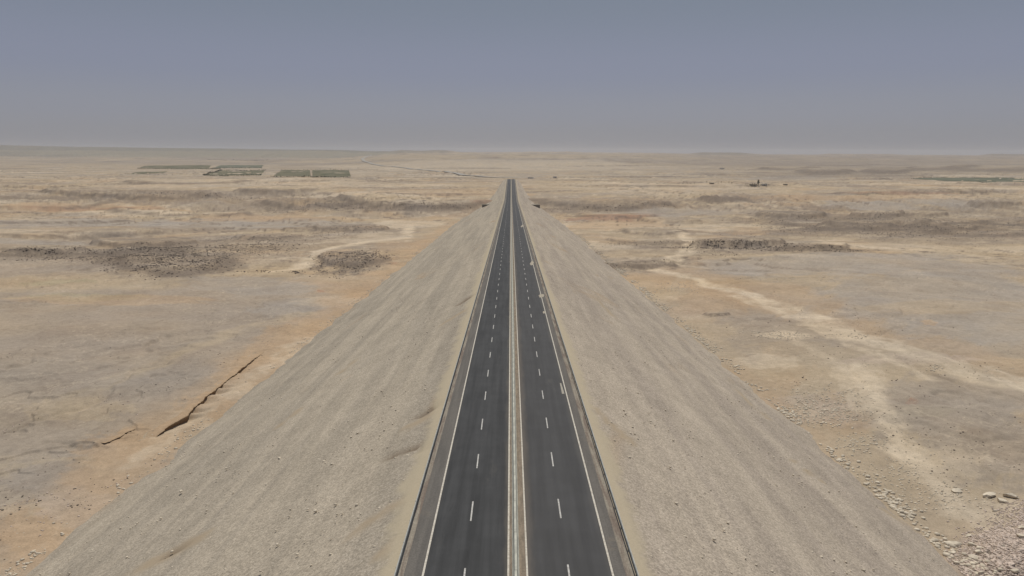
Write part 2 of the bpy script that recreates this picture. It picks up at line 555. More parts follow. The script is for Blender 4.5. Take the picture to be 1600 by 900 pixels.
soil = np.empty((len(X), 3))
m1 = sst(-.15, .2, fbm(X / 170 + 11, Y / 120 + 5, 4))
m2 = sst(.05, .3, fbm(X / 90 + 31, Y / 150 + 15, 4))
soil[:] = TAN + (GREY - TAN) * (m1 * .75)[:, None]
soil += (ORANGE - soil) * (m2 * .45)[:, None]
fr = sst(250, 700, Y)
st1 = sst(.05, .32, fbm(X / 330 + 51, Y / 90 + 25, 5)) * fr
soil += (BROWN - soil) * (st1 * .55)[:, None]
st2 = sst(.10, .32, fbm(X / 420 + 71, Y / 130 + 5, 4)) * fr
soil += (PALE - soil) * (st2 * .6)[:, None]
mid = sst(300, 520, Y) * sst(4200, 2200, Y)
patchy = sst(-.12, .22, fbm(X / 260 + 33, Y / 200 + 3, 3))
spk = sst(.08, .36, fbm(X / 15, Y / 19 + 5, 5, .62))
soil += (DARK * 1.15 - soil) * (mid * spk * patchy * .80)[:, None]
spk3 = sst(.10, .40, fbm(X / 6 + 3, Y / 8 + 65, 4, .65)) * sst(2600, 1200, Y)
soil += (DARK - soil) * (mid * spk3 * (.25 + .75 * patchy) * .45)[:, None]
spk2 = sst(.12, .34, fbm(X / 21 + 50, Y / 26 + 35, 5, .6))
soil += (PALE - soil) * (mid * spk2 * .5)[:, None]
farw = sst(2500, 6000, Y)
m3_ = fbm(X / 2200 + 3, Y / 1500 + 5, 5)
fc = TAN * .91 + (GREY - TAN) * sst(-.1, .25, m3_)[:, None] * .8
fc += (BROWN - fc) * (sst(.12, .35, fbm(X / 900 + 13, Y / 1300 + 25, 5)) * .5)[:, None]
soil += (fc - soil) * farw[:, None]
bb = X / np.maximum(Y, 50.0)
wl_ = sst(-.10, -.2, bb) * sst(9000, 10300, Y + 900 * fbm(X / 2600, Y / 2600, 3))
wr_ = sst(.16, .30, bb) * sst(3600, 5600, Y + 800 * fbm(X / 1800 + 9, Y / 1800, 3))
soil += (np.array((.165, .155, .125)) - soil) * (wl_ * .9)[:, None]
soil += (np.array((.275, .225, .175)) - soil) * (wr_ * (.6 + .5 * sst(-.2, .3, fbm(X / 500, Y / 1100 + 8, 4))))[:, None]
for b0, b1 in ((-.165, -.085), (.265, .345), (.68, .80)):
    pm_ = sst(b0 - .012, b0 + .012, bb) * sst(b1 + .02, b1 - .02, bb) * sst(10700, 11200, Y)
    soil += (np.array((.19, .165, .13)) - soil) * (pm_ * .75)[:, None]
ff = fbm(X / 170 + 23, Y / 420 + 6, 5, .65)
soil *= 1 + (farw * .34 * ff)[:, None]
seam = sst(.1, .35, fbm(X / 260 + 9, Y / 500 + 2, 5, .62)) * farw
soil += (BROWN * .8 - soil) * (seam * .5)[:, None]


def blob(kind, px, py, rx, ry, s=.8, rag=.5, soft=.2):
    c, inv = frame(px, py, rx, ry)
    dx = X - c[0]; dy = Y - c[1]
    a = inv[0, 0] * dx + inv[0, 1] * dy; b = inv[1, 0] * dx + inv[1, 1] * dy
    d = np.hypot(a, b)
    k = np.nonzero(d < 1.8)[0]
    if len(k) == 0: return
    sd = px * .37 + py * .11
    rg = .95 if kind in ('umber', 'brown', 'dark') else rag
    dd = d[k] + rg * (fbm(a[k] * 1.5 + sd, b[k] * 1.5, 5, .6) * 1.6 + .5 * fbm(a[k] * 7 + sd, b[k] * 3.5, 4, .6))
    mk = sst(1 + soft, 1 - soft, dd) * s
    if kind in ('umber', 'brown', 'dark'):
        mk = mk * np.clip(.72 + 1.5 * fbm(X[k] / 6 + sd, Y[k] / 9, 4, .65), .12, 1.25)
    soil[k] += (PAL[kind] - soil[k]) * mk[:, None]


def track(kind, pts, w0, w1, s=.8, rag=.5):
    P = np.array([at(*p)[:2] for p in pts])
    lo = P.min(0) - max(w0, w1) * 4; hi = P.max(0) + max(w0, w1) * 4
    k = np.nonzero((X > lo[0]) & (X < hi[0]) & (Y > lo[1]) & (Y < hi[1]))[0]
    if len(k) == 0: return
    wm = (w0 + w1) / 2
    xx = X[k] + wm * rag * fbm(X[k] / (wm * 3), Y[k] / (wm * 3), 4) * 2
    yy = Y[k] + wm * rag * fbm(X[k] / (wm * 3) + 7, Y[k] / (wm * 3), 4) * 2
    d, sg, t = seg_dist(xx, yy, P)
    w = w0 + (w1 - w0) * t
    mk = sst(1.35, .35, d / w) * s * (.35 + .65 * sst(-.35, .2, fbm(X[k] / (wm * 1.6) + 5, Y[k] / (wm * 2.4), 4, .6)))
    soil[k] += (PAL[kind] - soil[k]) * np.clip(mk, 0, 1)[:, None]


# big sweeps of soil
for a in [
    ('grey', 170, 520, 330, 85, .75), ('grey', 360, 470, 150, 32, .75), ('slate', 400, 445, 120, 14, .6), ('tan', 60, 445, 150, 14, .6),
    ('olive', 95, 440, 60, 4, .7), ('olive', 120, 465, 110, 6, .6), ('orange', 190, 470, 160, 7, .45), ('slate', 470, 478, 70, 16, .7),
    ('slate', 330, 350, 240, 7, .8), ('slate', 90, 352, 140, 6, .7), ('grey', 60, 415, 150, 16, .7), ('slate', 40, 377, 110, 5, .6),
    ('grey', 120, 600, 200, 40, .6), ('brown', 100, 600, 55, 10, .45), ('grey', 250, 590, 110, 26, .55), ('brown', 25, 650, 40, 16, .55),
    ('tan', 120, 640, 80, 20, .6), ('grey', 80, 690, 110, 28, .65), ('brown', 60, 755, 70, 26, .55), ('tan', 140, 730, 90, 18, .7),
    ('orange', 50, 800, 60, 18, .5), ('tan', 150, 800, 110, 50, .55), ('orange', 230, 690, 60, 26, .6), ('grey', 220, 610, 45, 12, .5),
    ('slate', 1470, 455, 190, 42, .75), ('slate', 1330, 410, 220, 16, .7), ('slate', 1560, 500, 120, 30, .6), ('tan', 1500, 480, 160, 9, .5),
    ('grey', 1480, 630, 130, 50, .75), ('grey', 1560, 700, 110, 50, .75), ('brown', 1560, 690, 60, 28, .3), ('olive', 1440, 640, 70, 8, .4),
    ('grey', 1180, 500, 60, 10, .6), ('grey', 1290, 535, 40, 6, .6), ('brown', 1345, 535, 24, 6, .5), ('brown', 1180, 510, 30, 4, .5),
    ('orange', 1110, 470, 70, 26, .45), ('orange', 1190, 590, 70, 40, .5), ('tan', 1260, 560, 130, 26, .6), ('orange', 1300, 650, 70, 36, .45),
    ('pale', 1225, 525, 46, 5, .7), ('pale', 1260, 645, 40, 10, .5), ('brown', 1175, 562, 16, 7, .6), ('brown', 1290, 645, 9, 3, .6),
    ('tan', 1330, 600, 60, 20, .5), ('pale', 1335, 590, 40, 18, .5), ('brown', 1365, 712, 34, 17, .5), ('red', 1425, 629, 10, 4, .7),
    ('orange', 1452, 505, 13, 4, .6), ('brown', 1385, 640, 20, 5, .4), ('pale', 1480, 720, 60, 26, .4), ('tan', 1530, 800, 80, 40, .6),
    ('dark', 1010, 412, 58, 7, .6), ('orange', 960, 350, 80, 8, .55), ('red', 945, 338, 58, 4, .7), ('red', 995, 336, 36, 3, .6),
    ('orange', 1000, 440, 60, 16, .5), ('tan', 1150, 350, 90, 10, .6), ('pale', 1130, 355, 60, 7, .45), ('orange', 1170, 362, 30, 6, .5),
    ('orange', 590, 440, 130, 20, .5), ('tan', 560, 430, 90, 16, .5), ('orange', 640, 390, 60, 18, .4), ('red', 501, 455, 6, 2, .7),
    ('red', 615, 411, 6, 2, .6), ('orange', 480, 530, 70, 26, .6), ('orange', 400, 580, 60, 26, .6), ('orange', 330, 640, 50, 24, .6),
    ('pale', 560, 372, 90, 7, .4), ('orange', 130, 328, 150, 4, .75), ('red', 130, 328, 90, 2, .5), ('pale', 250, 332, 120, 5, .55),
    ('orange', 420, 342, 130, 5, .6), ('brown', 280, 305, 200, 8, .6), ('brown', 60, 312, 130, 5, .6), ('brown', 560, 318, 150, 9, .55),
    ('brown', 950, 314, 120, 9, .6), ('red', 755, 317, 18, 4, .6), ('orange', 690, 300, 100, 5, .35), ('pale', 660, 290, 60, 4, .4),
    ('brown', 200, 355, 200, 3, .4), ('brown', 240, 379, 110, 9, .65), ('brown', 265, 404, 90, 17, .6), ('brown', 552, 402, 56, 13, .75),
    ('brown', 430, 372, 120, 8, .5), ('brown', 545, 356, 56, 6, .55), ('brown', 430, 395, 60, 8, .45),
    ('brown', 1150, 378, 90, 7, .75), ('brown', 1275, 385, 60, 6, .6), ('brown', 1330, 345, 160, 16, .5), ('brown', 1480, 360, 70, 14, .5),
    ('brown', 1590, 355, 60, 20, .45), ('slate', 1360, 322, 80, 7, .75), ('slate', 1480, 318, 70, 8, .7), ('red', 1420, 300, 90, 2, .5),
    ('orange', 1330, 308, 160, 5, .5), ('slate', 1070, 332, 90, 6, .6), ('tan', 1500, 380, 160, 10, .4), ('pale', 1250, 400, 60, 3, .3),
    ('slate', 1240, 278, 70, 4, .5), ('brown', 1330, 268, 120, 9, .45), ('pale', 760, 260, 260, 8, .4), ('olive', 330, 240, 330, 5, .35),
    ('pale', 420, 285, 250, 5, .35), ('pale', 1020, 290, 140, 6, .4), ('brown', 1120, 310, 36, 6, .5), ('tan', 880, 285, 60, 7, .5),
]:
    blob(*a)
for a in [
    ('umber', 150, 392, 160, 4, .5), ('umber', 345, 386, 120, 4, .45), ('umber', 290, 419, 70, 3, .5), ('umber', 190, 372, 130, 3, .5), ('umber', 1400, 345, 210, 18, .4), ('umber', 1500, 338, 130, 8, .4),
    ('umber', 120, 398, 130, 7, .4), ('umber', 265, 404, 110, 17, .6), ('umber', 225, 380, 90, 6, .6), ('umber', 120, 364, 130, 3, .4), ('umber', 552, 402, 54, 12, .7), ('umber', 545, 354, 58, 4, .6),
    ('umber', 470, 358, 40, 2, .6), ('umber', 200, 302, 160, 6, .45), ('umber', 420, 297, 70, 4, .4), ('umber', 480, 318, 75, 7, .5), ('umber', 640, 321, 110, 6, .4),
    ('umber', 1240, 335, 75, 8, .65), ('umber', 1330, 353, 140, 8, .5), ('umber', 1480, 358, 75, 10, .5), ('umber', 1370, 337, 60, 6, .6), ('umber', 1440, 334, 40, 4, .5),
    ('umber', 1150, 379, 85, 7, .6), ('umber', 1275, 386, 60, 5, .55), ('umber', 940, 319, 110, 6, .4), ('umber', 1590, 350, 60, 16, .4), ('umber', 1560, 318, 45, 4, .5),
    ('umber', 1500, 375, 90, 6, .4), ('umber', 1010, 378, 60, 3, .5), ('umber', 1000, 358, 60, 3, .4), ('umber', 400, 372, 110, 5, .4), ('umber', 60, 391, 80, 4, .5),
    ('umber', 1300, 268, 40, 6, .5), ('umber', 1385, 265, 34, 4, .5), ('umber', 60, 313, 120, 4, .4), ('umber', 1120, 491, 20, 2.2, .7), ('umber', 1108, 397, 40, 4, .4),
    ('grey', 75, 745, 70, 24, .8), ('grey', 60, 690, 90, 20, .6), ('orange', 40, 830, 60, 30, .7), ('orange', 190, 700, 70, 22, .6), ('orange', 420, 560, 50, 22, .5), ('pale', 360, 610, 40, 12, .5), ('pink', 130, 790, 60, 30, .5), ('grey', 1480, 640, 120, 30, .6), ('grey', 1180, 500, 60, 10, .5), ('pale', 1560, 805, 50, 22, .5), ('pale', 1200, 565, 50, 12, .5), ('pink', 1560, 870, 90, 50, .8), ('orange', 60, 860, 90, 40, .5), ('orange', 200, 745, 90, 30, .5), ('pink', 1250, 640, 80, 26, .6), ('pink', 1420, 560, 90, 10, .5),
    ('tan', 1090, 520, 60, 30, .6), ('pale', 520, 470, 60, 8, .4), ('pale', 300, 662, 40, 10, .5), ('orange', 1200, 660, 40, 30, .5), ('pale', 1350, 625, 30, 18, .5),
    ('pale', 640, 350, 60, 6, .6), ('tan', 690, 365, 40, 14, .6), ('pale', 930, 385, 60, 5, .5), ('tan', 1010, 395, 70, 6, .5), ('pale', 1000, 468, 50, 10, .5),
]:
    blob(*a)
vein = fbm(X / 15 + 8, Y / 19 + 4, 5, .58)
vm = sst(.030, .004, np.abs(vein)) * sst(-.05, .2, fbm(X / 55 + 4, Y / 60 + 7, 3)) * sst(900, 450, Y)
soil += (PALE - soil) * (vm * .34)[:, None]
vm2 = sst(.028, .004, np.abs(vein - .10)) * sst(.0, .25, fbm(X / 45 + 44, Y / 60 + 17, 3)) * sst(900, 450, Y)
soil += (BROWN - soil) * (vm2 * .38)[:, None]
crust = sst(.12, .17, fbm(X / 20 + 80, Y / 24 + 1, 6, .6)) * sst(700, 300, Y)
soil += (soil * np.array((.945, .935, .93)) - soil) * crust[:, None]
# thin dark seams in the middle distance
for px, py, rx in [(500, 282, 45), (600, 283, 40), (580, 293, 60), (690, 293, 50), (930, 290, 62), (900, 281, 40), (990, 277, 70), (730, 263, 60),
                   (60, 292, 60), (110, 290, 40), (210, 288, 30), (25, 264, 30), (450, 290, 30), (880, 298, 30), (840, 300, 30), (1060, 276, 40),
                   (1300, 330, 40), (560, 430, 20), (1530, 318, 30), (1200, 262, 70), (1330, 258, 60), (1500, 272, 50), (960, 259, 80), (700, 278, 40)]:
    blob('dark', px, py, rx, 1.0, .55, .5, .5)
# pale tracks and washes
track('pale', [(1030, 422), (1080, 435), (1130, 450), (1190, 468), (1250, 490), (1310, 515), (1400, 545), (1500, 578), (1620, 612)], 6.5, 7.5, 1.0)
track('pale', [(1335, 572), (1362, 600), (1380, 640), (1405, 690), (1440, 735), (1475, 770), (1500, 800)], 3.8, 3.4, .95)
track('pale', [(1150, 462), (1220, 490), (1300, 528), (1380, 556), (1450, 590)], 2.5, 3, .7, .9)
track('pale', [(1310, 515), (1390, 530), (1480, 560), (1600, 590)], 2.5, 3, .6, .9)
track('pale', [(1225, 520), (1290, 560), (1340, 590), (1390, 555)], 3, 2.5, .45)
track('pale', [(1060, 360), (1082, 380), (1072, 395), (1045, 408)], 8, 7, 1.0)
track('pale', [(640, 352), (632, 372), (560, 380), (500, 392), (478, 408), (466, 420), (430, 424)], 8, 6, 1.0)
track('pale', [(1080, 372), (1230, 378), (1340, 384), (1420, 390)], 6, 5, .8)
track('orange', [(20, 890), (120, 800), (200, 720), (300, 650), (400, 575), (500, 505), (590, 440), (660, 388), (720, 345)], 10, 18, .6, .6)
track('pale', [(200, 730), (270, 675), (340, 628), (410, 578), (480, 528)], 2.5, 4, .5, .7)
track('tan', [(110, 640), (140, 610), (200, 590), (270, 560), (360, 520), (470, 490)], 4, 6, .7)
track('tan', [(1000, 440), (1050, 500), (1120, 560), (1200, 620), (1300, 710), (1400, 800), (1470, 870)], 9, 7, .55, .6)
track('orange', [(1120, 560), (1200, 625), (1300, 715)], 4, 5, .4, .7)
soil += (DARK * 1.1 - soil) * np.clip(ROCK * .8, 0, .85)[:, None]
tint = fbm(X / 24 + 5, Y / 24, 6, .68)
soil *= (1 + (.09 + .10 * sst(250, 420, Y)) * tint)[:, None]
hue = fbm(X / 60 + 15, Y / 45 + 3, 4)
soil *= np.stack([1 + .05 * hue, 1 + 0 * hue, 1 - .09 * hue], 1)
warm = sst(180, 300, Y) * sst(2600, 1500, Y)
soil *= 1 + warm[:, None] * np.array((.075, .045, .01))
soil = np.clip(soil, .02, .8)

me = mesh_np('desert_ground', np.stack([X, Y, Z + CAMZ], 1), grid_quads(len(rows), NC), M_ground, True)
ca = me.color_attributes.new('soil', 'FLOAT_COLOR', 'POINT')
ca.data.foreach_set('color', np.concatenate([soil, np.ones((len(X), 1))], 1).astype(np.float32).ravel())
tag(link('ground', me), kind='structure')
del GX, GYY

# cut banks above the washes
for pts, dep, reach, kg in GULLIES:
    top_ = ORANGE if kg < 1.2 else (TAN * .6 + BROWN * .4)
    seg = np.r_[0, np.cumsum(np.hypot(*np.diff(pts, axis=0).T))]
    n = int(seg[-1] / (.22 * kg)) + 8
    sN = np.linspace(0, seg[-1], n); t = np.interp(sN, seg, np.linspace(0, 1, len(seg)))
    cx = np.interp(sN, seg, pts[:, 0]); cy = np.interp(sN, seg, pts[:, 1])
    tx = np.gradient(cx); ty = np.gradient(cy)
    for _ in range(40):
        tx[1:-1] = (tx[:-2] + 2 * tx[1:-1] + tx[2:]) / 4; ty[1:-1] = (ty[:-2] + 2 * ty[1:-1] + ty[2:]) / 4
    L = np.hypot(tx, ty); nx, ny = -ty / L, tx / L
    jag = kg * (.55 * fbm(sN / (5 * kg) + dep, sN * 0 + .5, 3) + .30 * fbm(sN / (1.1 * kg), sN * 0 + 7.5, 3) - .05)
    hb = dep * bank_h(t)
    zt = height(cx + nx * 2.4 * kg, cy + ny * 2.4 * kg)
    for _ in range(6): zt[1:-1] = (zt[:-2] + 2 * zt[1:-1] + zt[2:]) / 4
    V = []; C = []
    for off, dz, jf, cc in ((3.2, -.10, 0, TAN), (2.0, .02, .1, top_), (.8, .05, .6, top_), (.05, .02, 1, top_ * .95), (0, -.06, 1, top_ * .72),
                            (.16, -.45, 1.1, np.array((.17, .115, .075))), (.26, -.8, .9, np.array((.15, .10, .068))), (.30, -1.25, .9, np.array((.18, .125, .085)))):  # face below the lip painted darker to deepen the undercut's shade
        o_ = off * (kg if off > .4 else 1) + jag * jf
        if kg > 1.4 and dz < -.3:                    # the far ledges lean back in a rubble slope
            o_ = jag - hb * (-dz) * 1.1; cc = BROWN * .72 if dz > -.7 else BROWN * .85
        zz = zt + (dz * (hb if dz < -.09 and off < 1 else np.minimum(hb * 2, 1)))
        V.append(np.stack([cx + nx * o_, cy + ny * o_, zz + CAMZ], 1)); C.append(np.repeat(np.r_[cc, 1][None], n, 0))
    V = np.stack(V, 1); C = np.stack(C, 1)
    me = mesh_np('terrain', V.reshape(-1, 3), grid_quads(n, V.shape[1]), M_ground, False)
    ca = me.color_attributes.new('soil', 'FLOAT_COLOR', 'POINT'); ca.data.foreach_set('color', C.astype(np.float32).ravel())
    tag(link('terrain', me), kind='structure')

# ------------------------------------------------------------------ the fill that carries the road
ys = np.concatenate([np.arange(-120, 260, 1.6), np.arange(260, 700, 4.0), np.arange(700, 1900, 8.0)])


def emb_at(px, py):
    d = ray(px, py); kk = np.arange(48, 900, .1) / d.y
    X_, Y_, Z_ = d.x * kk, d.y * kk, d.z * kk
    surf = np.where(X_ < 0, road_z(Y_) - np.maximum(0, BL - X_) / SL, road_z(Y_) - np.maximum(0, X_ - BR) / SR)
    j = int(np.argmax(Z_ <= surf))
    return float(X_[j]), float(Y_[j])


# rain cut scars, darker brown in some and orange subsoil showing through the stone facing
SCARS = [(emb_at(*a) + emb_at(*b), w, k_) for a, b, w, k_ in [
    ((690, 630), (655, 650), 1.0, 'dark'), ((664, 695), (606, 716), 1.1, 'dark'), ((748, 457), (716, 476), 1.4, 'dark'), ((652, 772), (556, 830), 1.3, 'tan'),
    ((306, 846), (230, 884), 2.6, 'tan'), ((284, 855), (264, 866), .9, 'dark'), ((620, 850), (575, 880), .8, 'tan'), ((704, 634), (640, 668), 1.4, 'tan'),
    ((1235, 715), (1285, 752), .8, 'tan'), ((1380, 795), (1435, 835), .9, 'tan'), ((930, 640), (985, 690), 1.1, 'tan'), ((1150, 610), (1200, 655), .9, 'tan'),
    ((560, 560), (530, 585), .6, 'tan'), ((470, 640), (430, 672), .8, 'tan'), ((735, 480), (690, 508), 1.2, 'tan'), ((935, 470), (960, 495), 1.0, 'tan')]]


def fill_side(sign, x0, run, mat, name):
    n = 62
    t = np.linspace(0, 1, n)
    q = (t ** 1.15) * 33.0                         # fall below the crest
    YY = np.repeat(ys[:, None], n, 1); Q = np.repeat(q[None, :], len(ys), 0)
    XX = x0 + sign * (Q * run)
    XX = XX + sign * (fbm(YY / 60 + 3, Q / 8, 3) * .9 * sst(0, 6, Q) + fbm(YY / 21 + 3 * sign, Q / 11, 4, .6) * 2.6 * sst(7, 24, Q))
    ZZ = road_z(YY) + .02 - Q
    ZZ += (fbm(XX / 9 + 2, YY / 40, 4) * .42 + fbm(XX / 1.6, YY / 1.6 + 8, 3) * .03) * sst(0, 2.0, Q)
    rill = np.abs(fbm(YY / 9 + Q * .16 + 30, Q / 14, 3))
    ZZ -= sst(.06, 0, rill) * .14 * sst(.5, 4, Q)
    tan_ = np.zeros_like(XX); drk = np.zeros_like(XX)
    for (ax_, ay_, bx_, by_), w_, kd in SCARS:
        if ax_ * sign < 0: continue
        kx = XX + .8 * fbm(XX / 2.2, YY / 2.2, 4, .6); ky = YY + 1.2 * fbm(XX / 2.2 + 9, YY / 2.2, 4, .6)
        dd, _, t_ = seg_dist(kx, ky, np.array([(ax_, ay_), (bx_, by_)]))
        mk = sst(w_, w_ * .35, dd)
        if kd == 'tan': tan_ = np.maximum(tan_, mk * .9)
        else:
            drk = np.maximum(drk, mk * .95); ZZ = ZZ - mk * .5
    V = np.stack([XX, YY, ZZ + CAMZ], 2)
    # flat berm from the gutter to the crest
    inner = np.stack([np.full_like(ys, x0 - sign * 1.0), ys, road_z(ys) - .01 + CAMZ], 1)[:, None, :]
    V = np.concatenate([inner, V], 1)
    Qd = grid_quads(len(ys), n + 1)
    if sign < 0: Qd = Qd[:, ::-1]
    me_ = mesh_np(name, V.reshape(-1, 3), Qd, mat, True)
    att = np.zeros((len(ys), n + 1, 4), np.float32); att[:, 1:, 0] = tan_; att[:, 1:, 1] = drk; att[..., 3] = 1
    ca_ = me_.color_attributes.new('dirt', 'FLOAT_COLOR', 'POINT'); ca_.data.foreach_set('color', att.ravel())
    o = link(name, me_)
    return tag(o, kind='structure')


fill_side(-1, BL, SL, M_fill_l, 'embankment')
fill_side(1, BR, SR, M_fill_r, 'embankment')

# ------------------------------------------------------------------ road sheets
yr = np.concatenate([np.arange(-100, 1200, 5.0), np.arange(1200, 1901, 5.0)])


def strip(name, prof, mat, parent=None, yrng=None, wob=None):
    """prof: list of (x, dz) across the road"""
    yq = yr if yrng is None else yr[(yr >= yrng[0]) & (yr <= yrng[1])]
    xs = np.array([p[0] for p in prof]); dz = np.array([p[1] for p in prof])
    XX = np.repeat(xs[None, :], len(yq), 0); YY = np.repeat(yq[:, None], len(xs), 1)
    ZZ = road_z(YY) + dz[None, :] + CAMZ
    return link(name, mesh_np(name, np.stack([XX, YY, ZZ], 2).reshape(-1, 3), grid_quads(len(yq), len(xs)), mat), parent)


road = tag(strip('road', [(-9.3, 0), (10.5, 0)], M_asphalt), kind='structure')
tag(strip('shoulder', [(-8.95, .005), (-7.42, .005)], M_shoulder), kind='structure')
tag(strip('shoulder', [(8.93, .005), (9.95, .005)], M_shoulder), kind='structure')
tag(strip('gutter', [(-9.5, .05), (-9.36, .09), (-9.2, .07), (-9.1, .02), (-8.98, .02), (-8.93, .006)], M_gutter), kind='structure')
tag(strip('gutter', [(9.88, .006), (9.95, .08), (10.1, .07), (10.2, .03), (10.42, .03), (10.5, .08), (10.62, .02)], M_gutter), kind='structure')
tag(strip('median_strip', [(.0, .006), (.03, .05), (.2, .07), (1.0, .07), (1.4, .05), (1.43, .006)], M_median), kind='structure')
for xa, xb in ((-7.40, -7.22), (-.17, .0), (1.44, 1.60), (8.70, 8.88)):
    strip('edge_line', [(xa, .009), (xb, .009)], M_edge, road)

# lane dashes
slope = lambda Y: math.atan((road_z(Y + 2) - road_z(Y - 2)) / 4)
dash_me = mesh_np('lane_dash', [(-.075, -2.05, 0), (.075, -2.05, 0), (.075, 2.05, 0), (-.075, 2.05, 0)], [(0, 1, 2, 3)], M_paint)
spots = []
for x, ph in ((-3.80, 63.2), (5.08, 63.8)):
    yy = ph - 12.3
    while yy < 1640:
        spots.append((yy, x)); yy += 12.3
spots.sort()
for yy, x in spots[:100]:
    link('lane_dash', dash_me, road, (x, yy, road_z(yy) + .010 + CAMZ), (slope(yy), 0, 0))
V = []; Q = []
for yy, x in spots[100:]:
    b = len(V)
    for sx, sy in ((-.075, -2.05), (.075, -2.05), (.075, 2.05), (-.075, 2.05)):
        V.append((x + sx, yy + sy, road_z(yy + sy) + .011 + CAMZ))
    Q.append((b, b + 1, b + 2, b + 3))
tag(link('lane_dash', mesh_np('far_dashes', V, Q, M_paint), road), kind='stuff')


def px_road(px, py):
    """road surface point under a photograph pixel"""
    d = ray(px, py)
    kk = np.arange(45, 1700, .25) / d.y
    X_, Y_, Z_ = d.x * kk, d.y * kk, d.z * kk
    i = int(np.argmax(Z_ <= road_z(Y_)))
    return float(X_[i]), float(Y_[i])


# painted box beside the right edge line
x_, y_ = px_road(878, 608)
M_box = mat_simple('worn_paint', (.36, .33, .27), .2, 3)
link('painted_box', mesh_np('painted_box', [(x_ - .18, y_ - 2.6, road_z(y_ - 2.6) + .012 + CAMZ), (x_ + .22, y_ - 2.6, road_z(y_ - 2.6) + .012 + CAMZ),
                            (x_ + .1, y_ + 3.0, road_z(y_ + 3.0) + .012 + CAMZ), (x_ - .12, y_ + 3.0, road_z(y_ + 3.0) + .012 + CAMZ)], [(0, 1, 2, 3)], M_box), road)


# low drifts of sand across the right shoulder
def drift(px, py, ax, ay, h):
    cx, cy = px_road(px, py)
    nr, na = 7, 64
    V = [(cx, cy, road_z(cy) + h + CAMZ)]; Q = []
    for i in range(1, nr + 1):
        r = i / nr
        for j in range(na):
            t = 2 * math.pi * j / na
            w = 1 + .9 * float(fbm(np.array([math.cos(t) * 2.2 + cx * 3]), np.array([math.sin(t) * 2.2 + cy]), 4, .65)[0])
            x = cx + ax * r * w * math.cos(t) + .25 * ay * r * math.sin(t) * .26; y = cy + ay * r * w * math.sin(t)
            V.append((x, y, road_z(y) + .012 + h * (1 - r * r) ** 1.4 - (.02 if i == nr else 0) + CAMZ))
    bm = bmesh.new()
    vs = [bm.verts.new(v) for v in V]
    for j in range(na):
        bm.faces.new((vs[0], vs[1 + j], vs[1 + (j + 1) % na]))
        for i in range(nr - 1):
            a = 1 + i * na; b = a + na
            bm.faces.new((vs[a + j], vs[b + j], vs[b + (j + 1) % na], vs[a + (j + 1) % na]))
    me = bpy.data.meshes.new('sand_drift'); bm.to_mesh(me); bm.free()
    me.materials.append(M_sand)
    for p in me.polygons: p.use_smooth = True
    return link('sand_drift', me)


for px, py, ax, ay, h, lb in [
    (846, 462, .75, 3.0, .05, 'pale sand drift spread across the right edge line, nearest to the camera'),
    (850, 488, .3, 1.6, .04, 'very small patch of pale sand on the right edge line just before the larger drift'),
    (831, 411, .7, 6.5, .06, 'long pale sand drift lying over the right edge line halfway down the road'),
    (816, 353, .8, 13, .07, 'most distant pale sand drift on the right edge of the road'),
]:
    tag(drift(px, py, ax, ay, h), lb, 'sand drift', 'sand drifts on the right shoulder')

# ------------------------------------------------------------------ median barrier, precast lengths
SEG = 6.2
prof = [(-.31, 0), (-.31, .07), (-.19, .26), (-.115, .80), (-.10, .82), (.10, .82), (.115, .80), (.19, .26), (.31, .07), (.31, 0)]


def barrier_mesh():
    bm = bmesh.new()
    L = SEG / 2 - .02
    ends = []
    for yv, ins in ((-L, .012), (-L + .03, 0), (L - .03, 0), (L, .012)):
        ends.append([bm.verts.new((x * (1 - ins * 3), yv, max(z - (ins if z > .1 else 0), 0))) for x, z in prof])
    n = len(prof)
    for a, b in zip(ends[:-1], ends[1:]):
        for i in range(n - 1):
            bm.faces.new((a[i], b[i], b[i + 1], a[i + 1]))
    bm.faces.new(ends[0]); bm.faces.new(ends[-1][::-1])
    bmesh.ops.recalc_face_normals(bm, faces=bm.faces[:])
    me = bpy.data.meshes.new('concrete_barrier'); bm.to_mesh(me); bm.free()
    me.materials.append(M_barrier)
    return me


bar_me = barrier_mesh()
yy = 42.0
i = 0
while yy < 1655:
    o = link('concrete_barrier', bar_me, None, (.55 + random.uniform(-.012, .012), yy, road_z(yy) + .068 + CAMZ), (slope(yy), 0, 0))
    tag(o, 'pale grey precast concrete barrier length in the row along the road median', 'barrier', 'concrete barrier lengths along the median')
    yy += SEG; i += 1


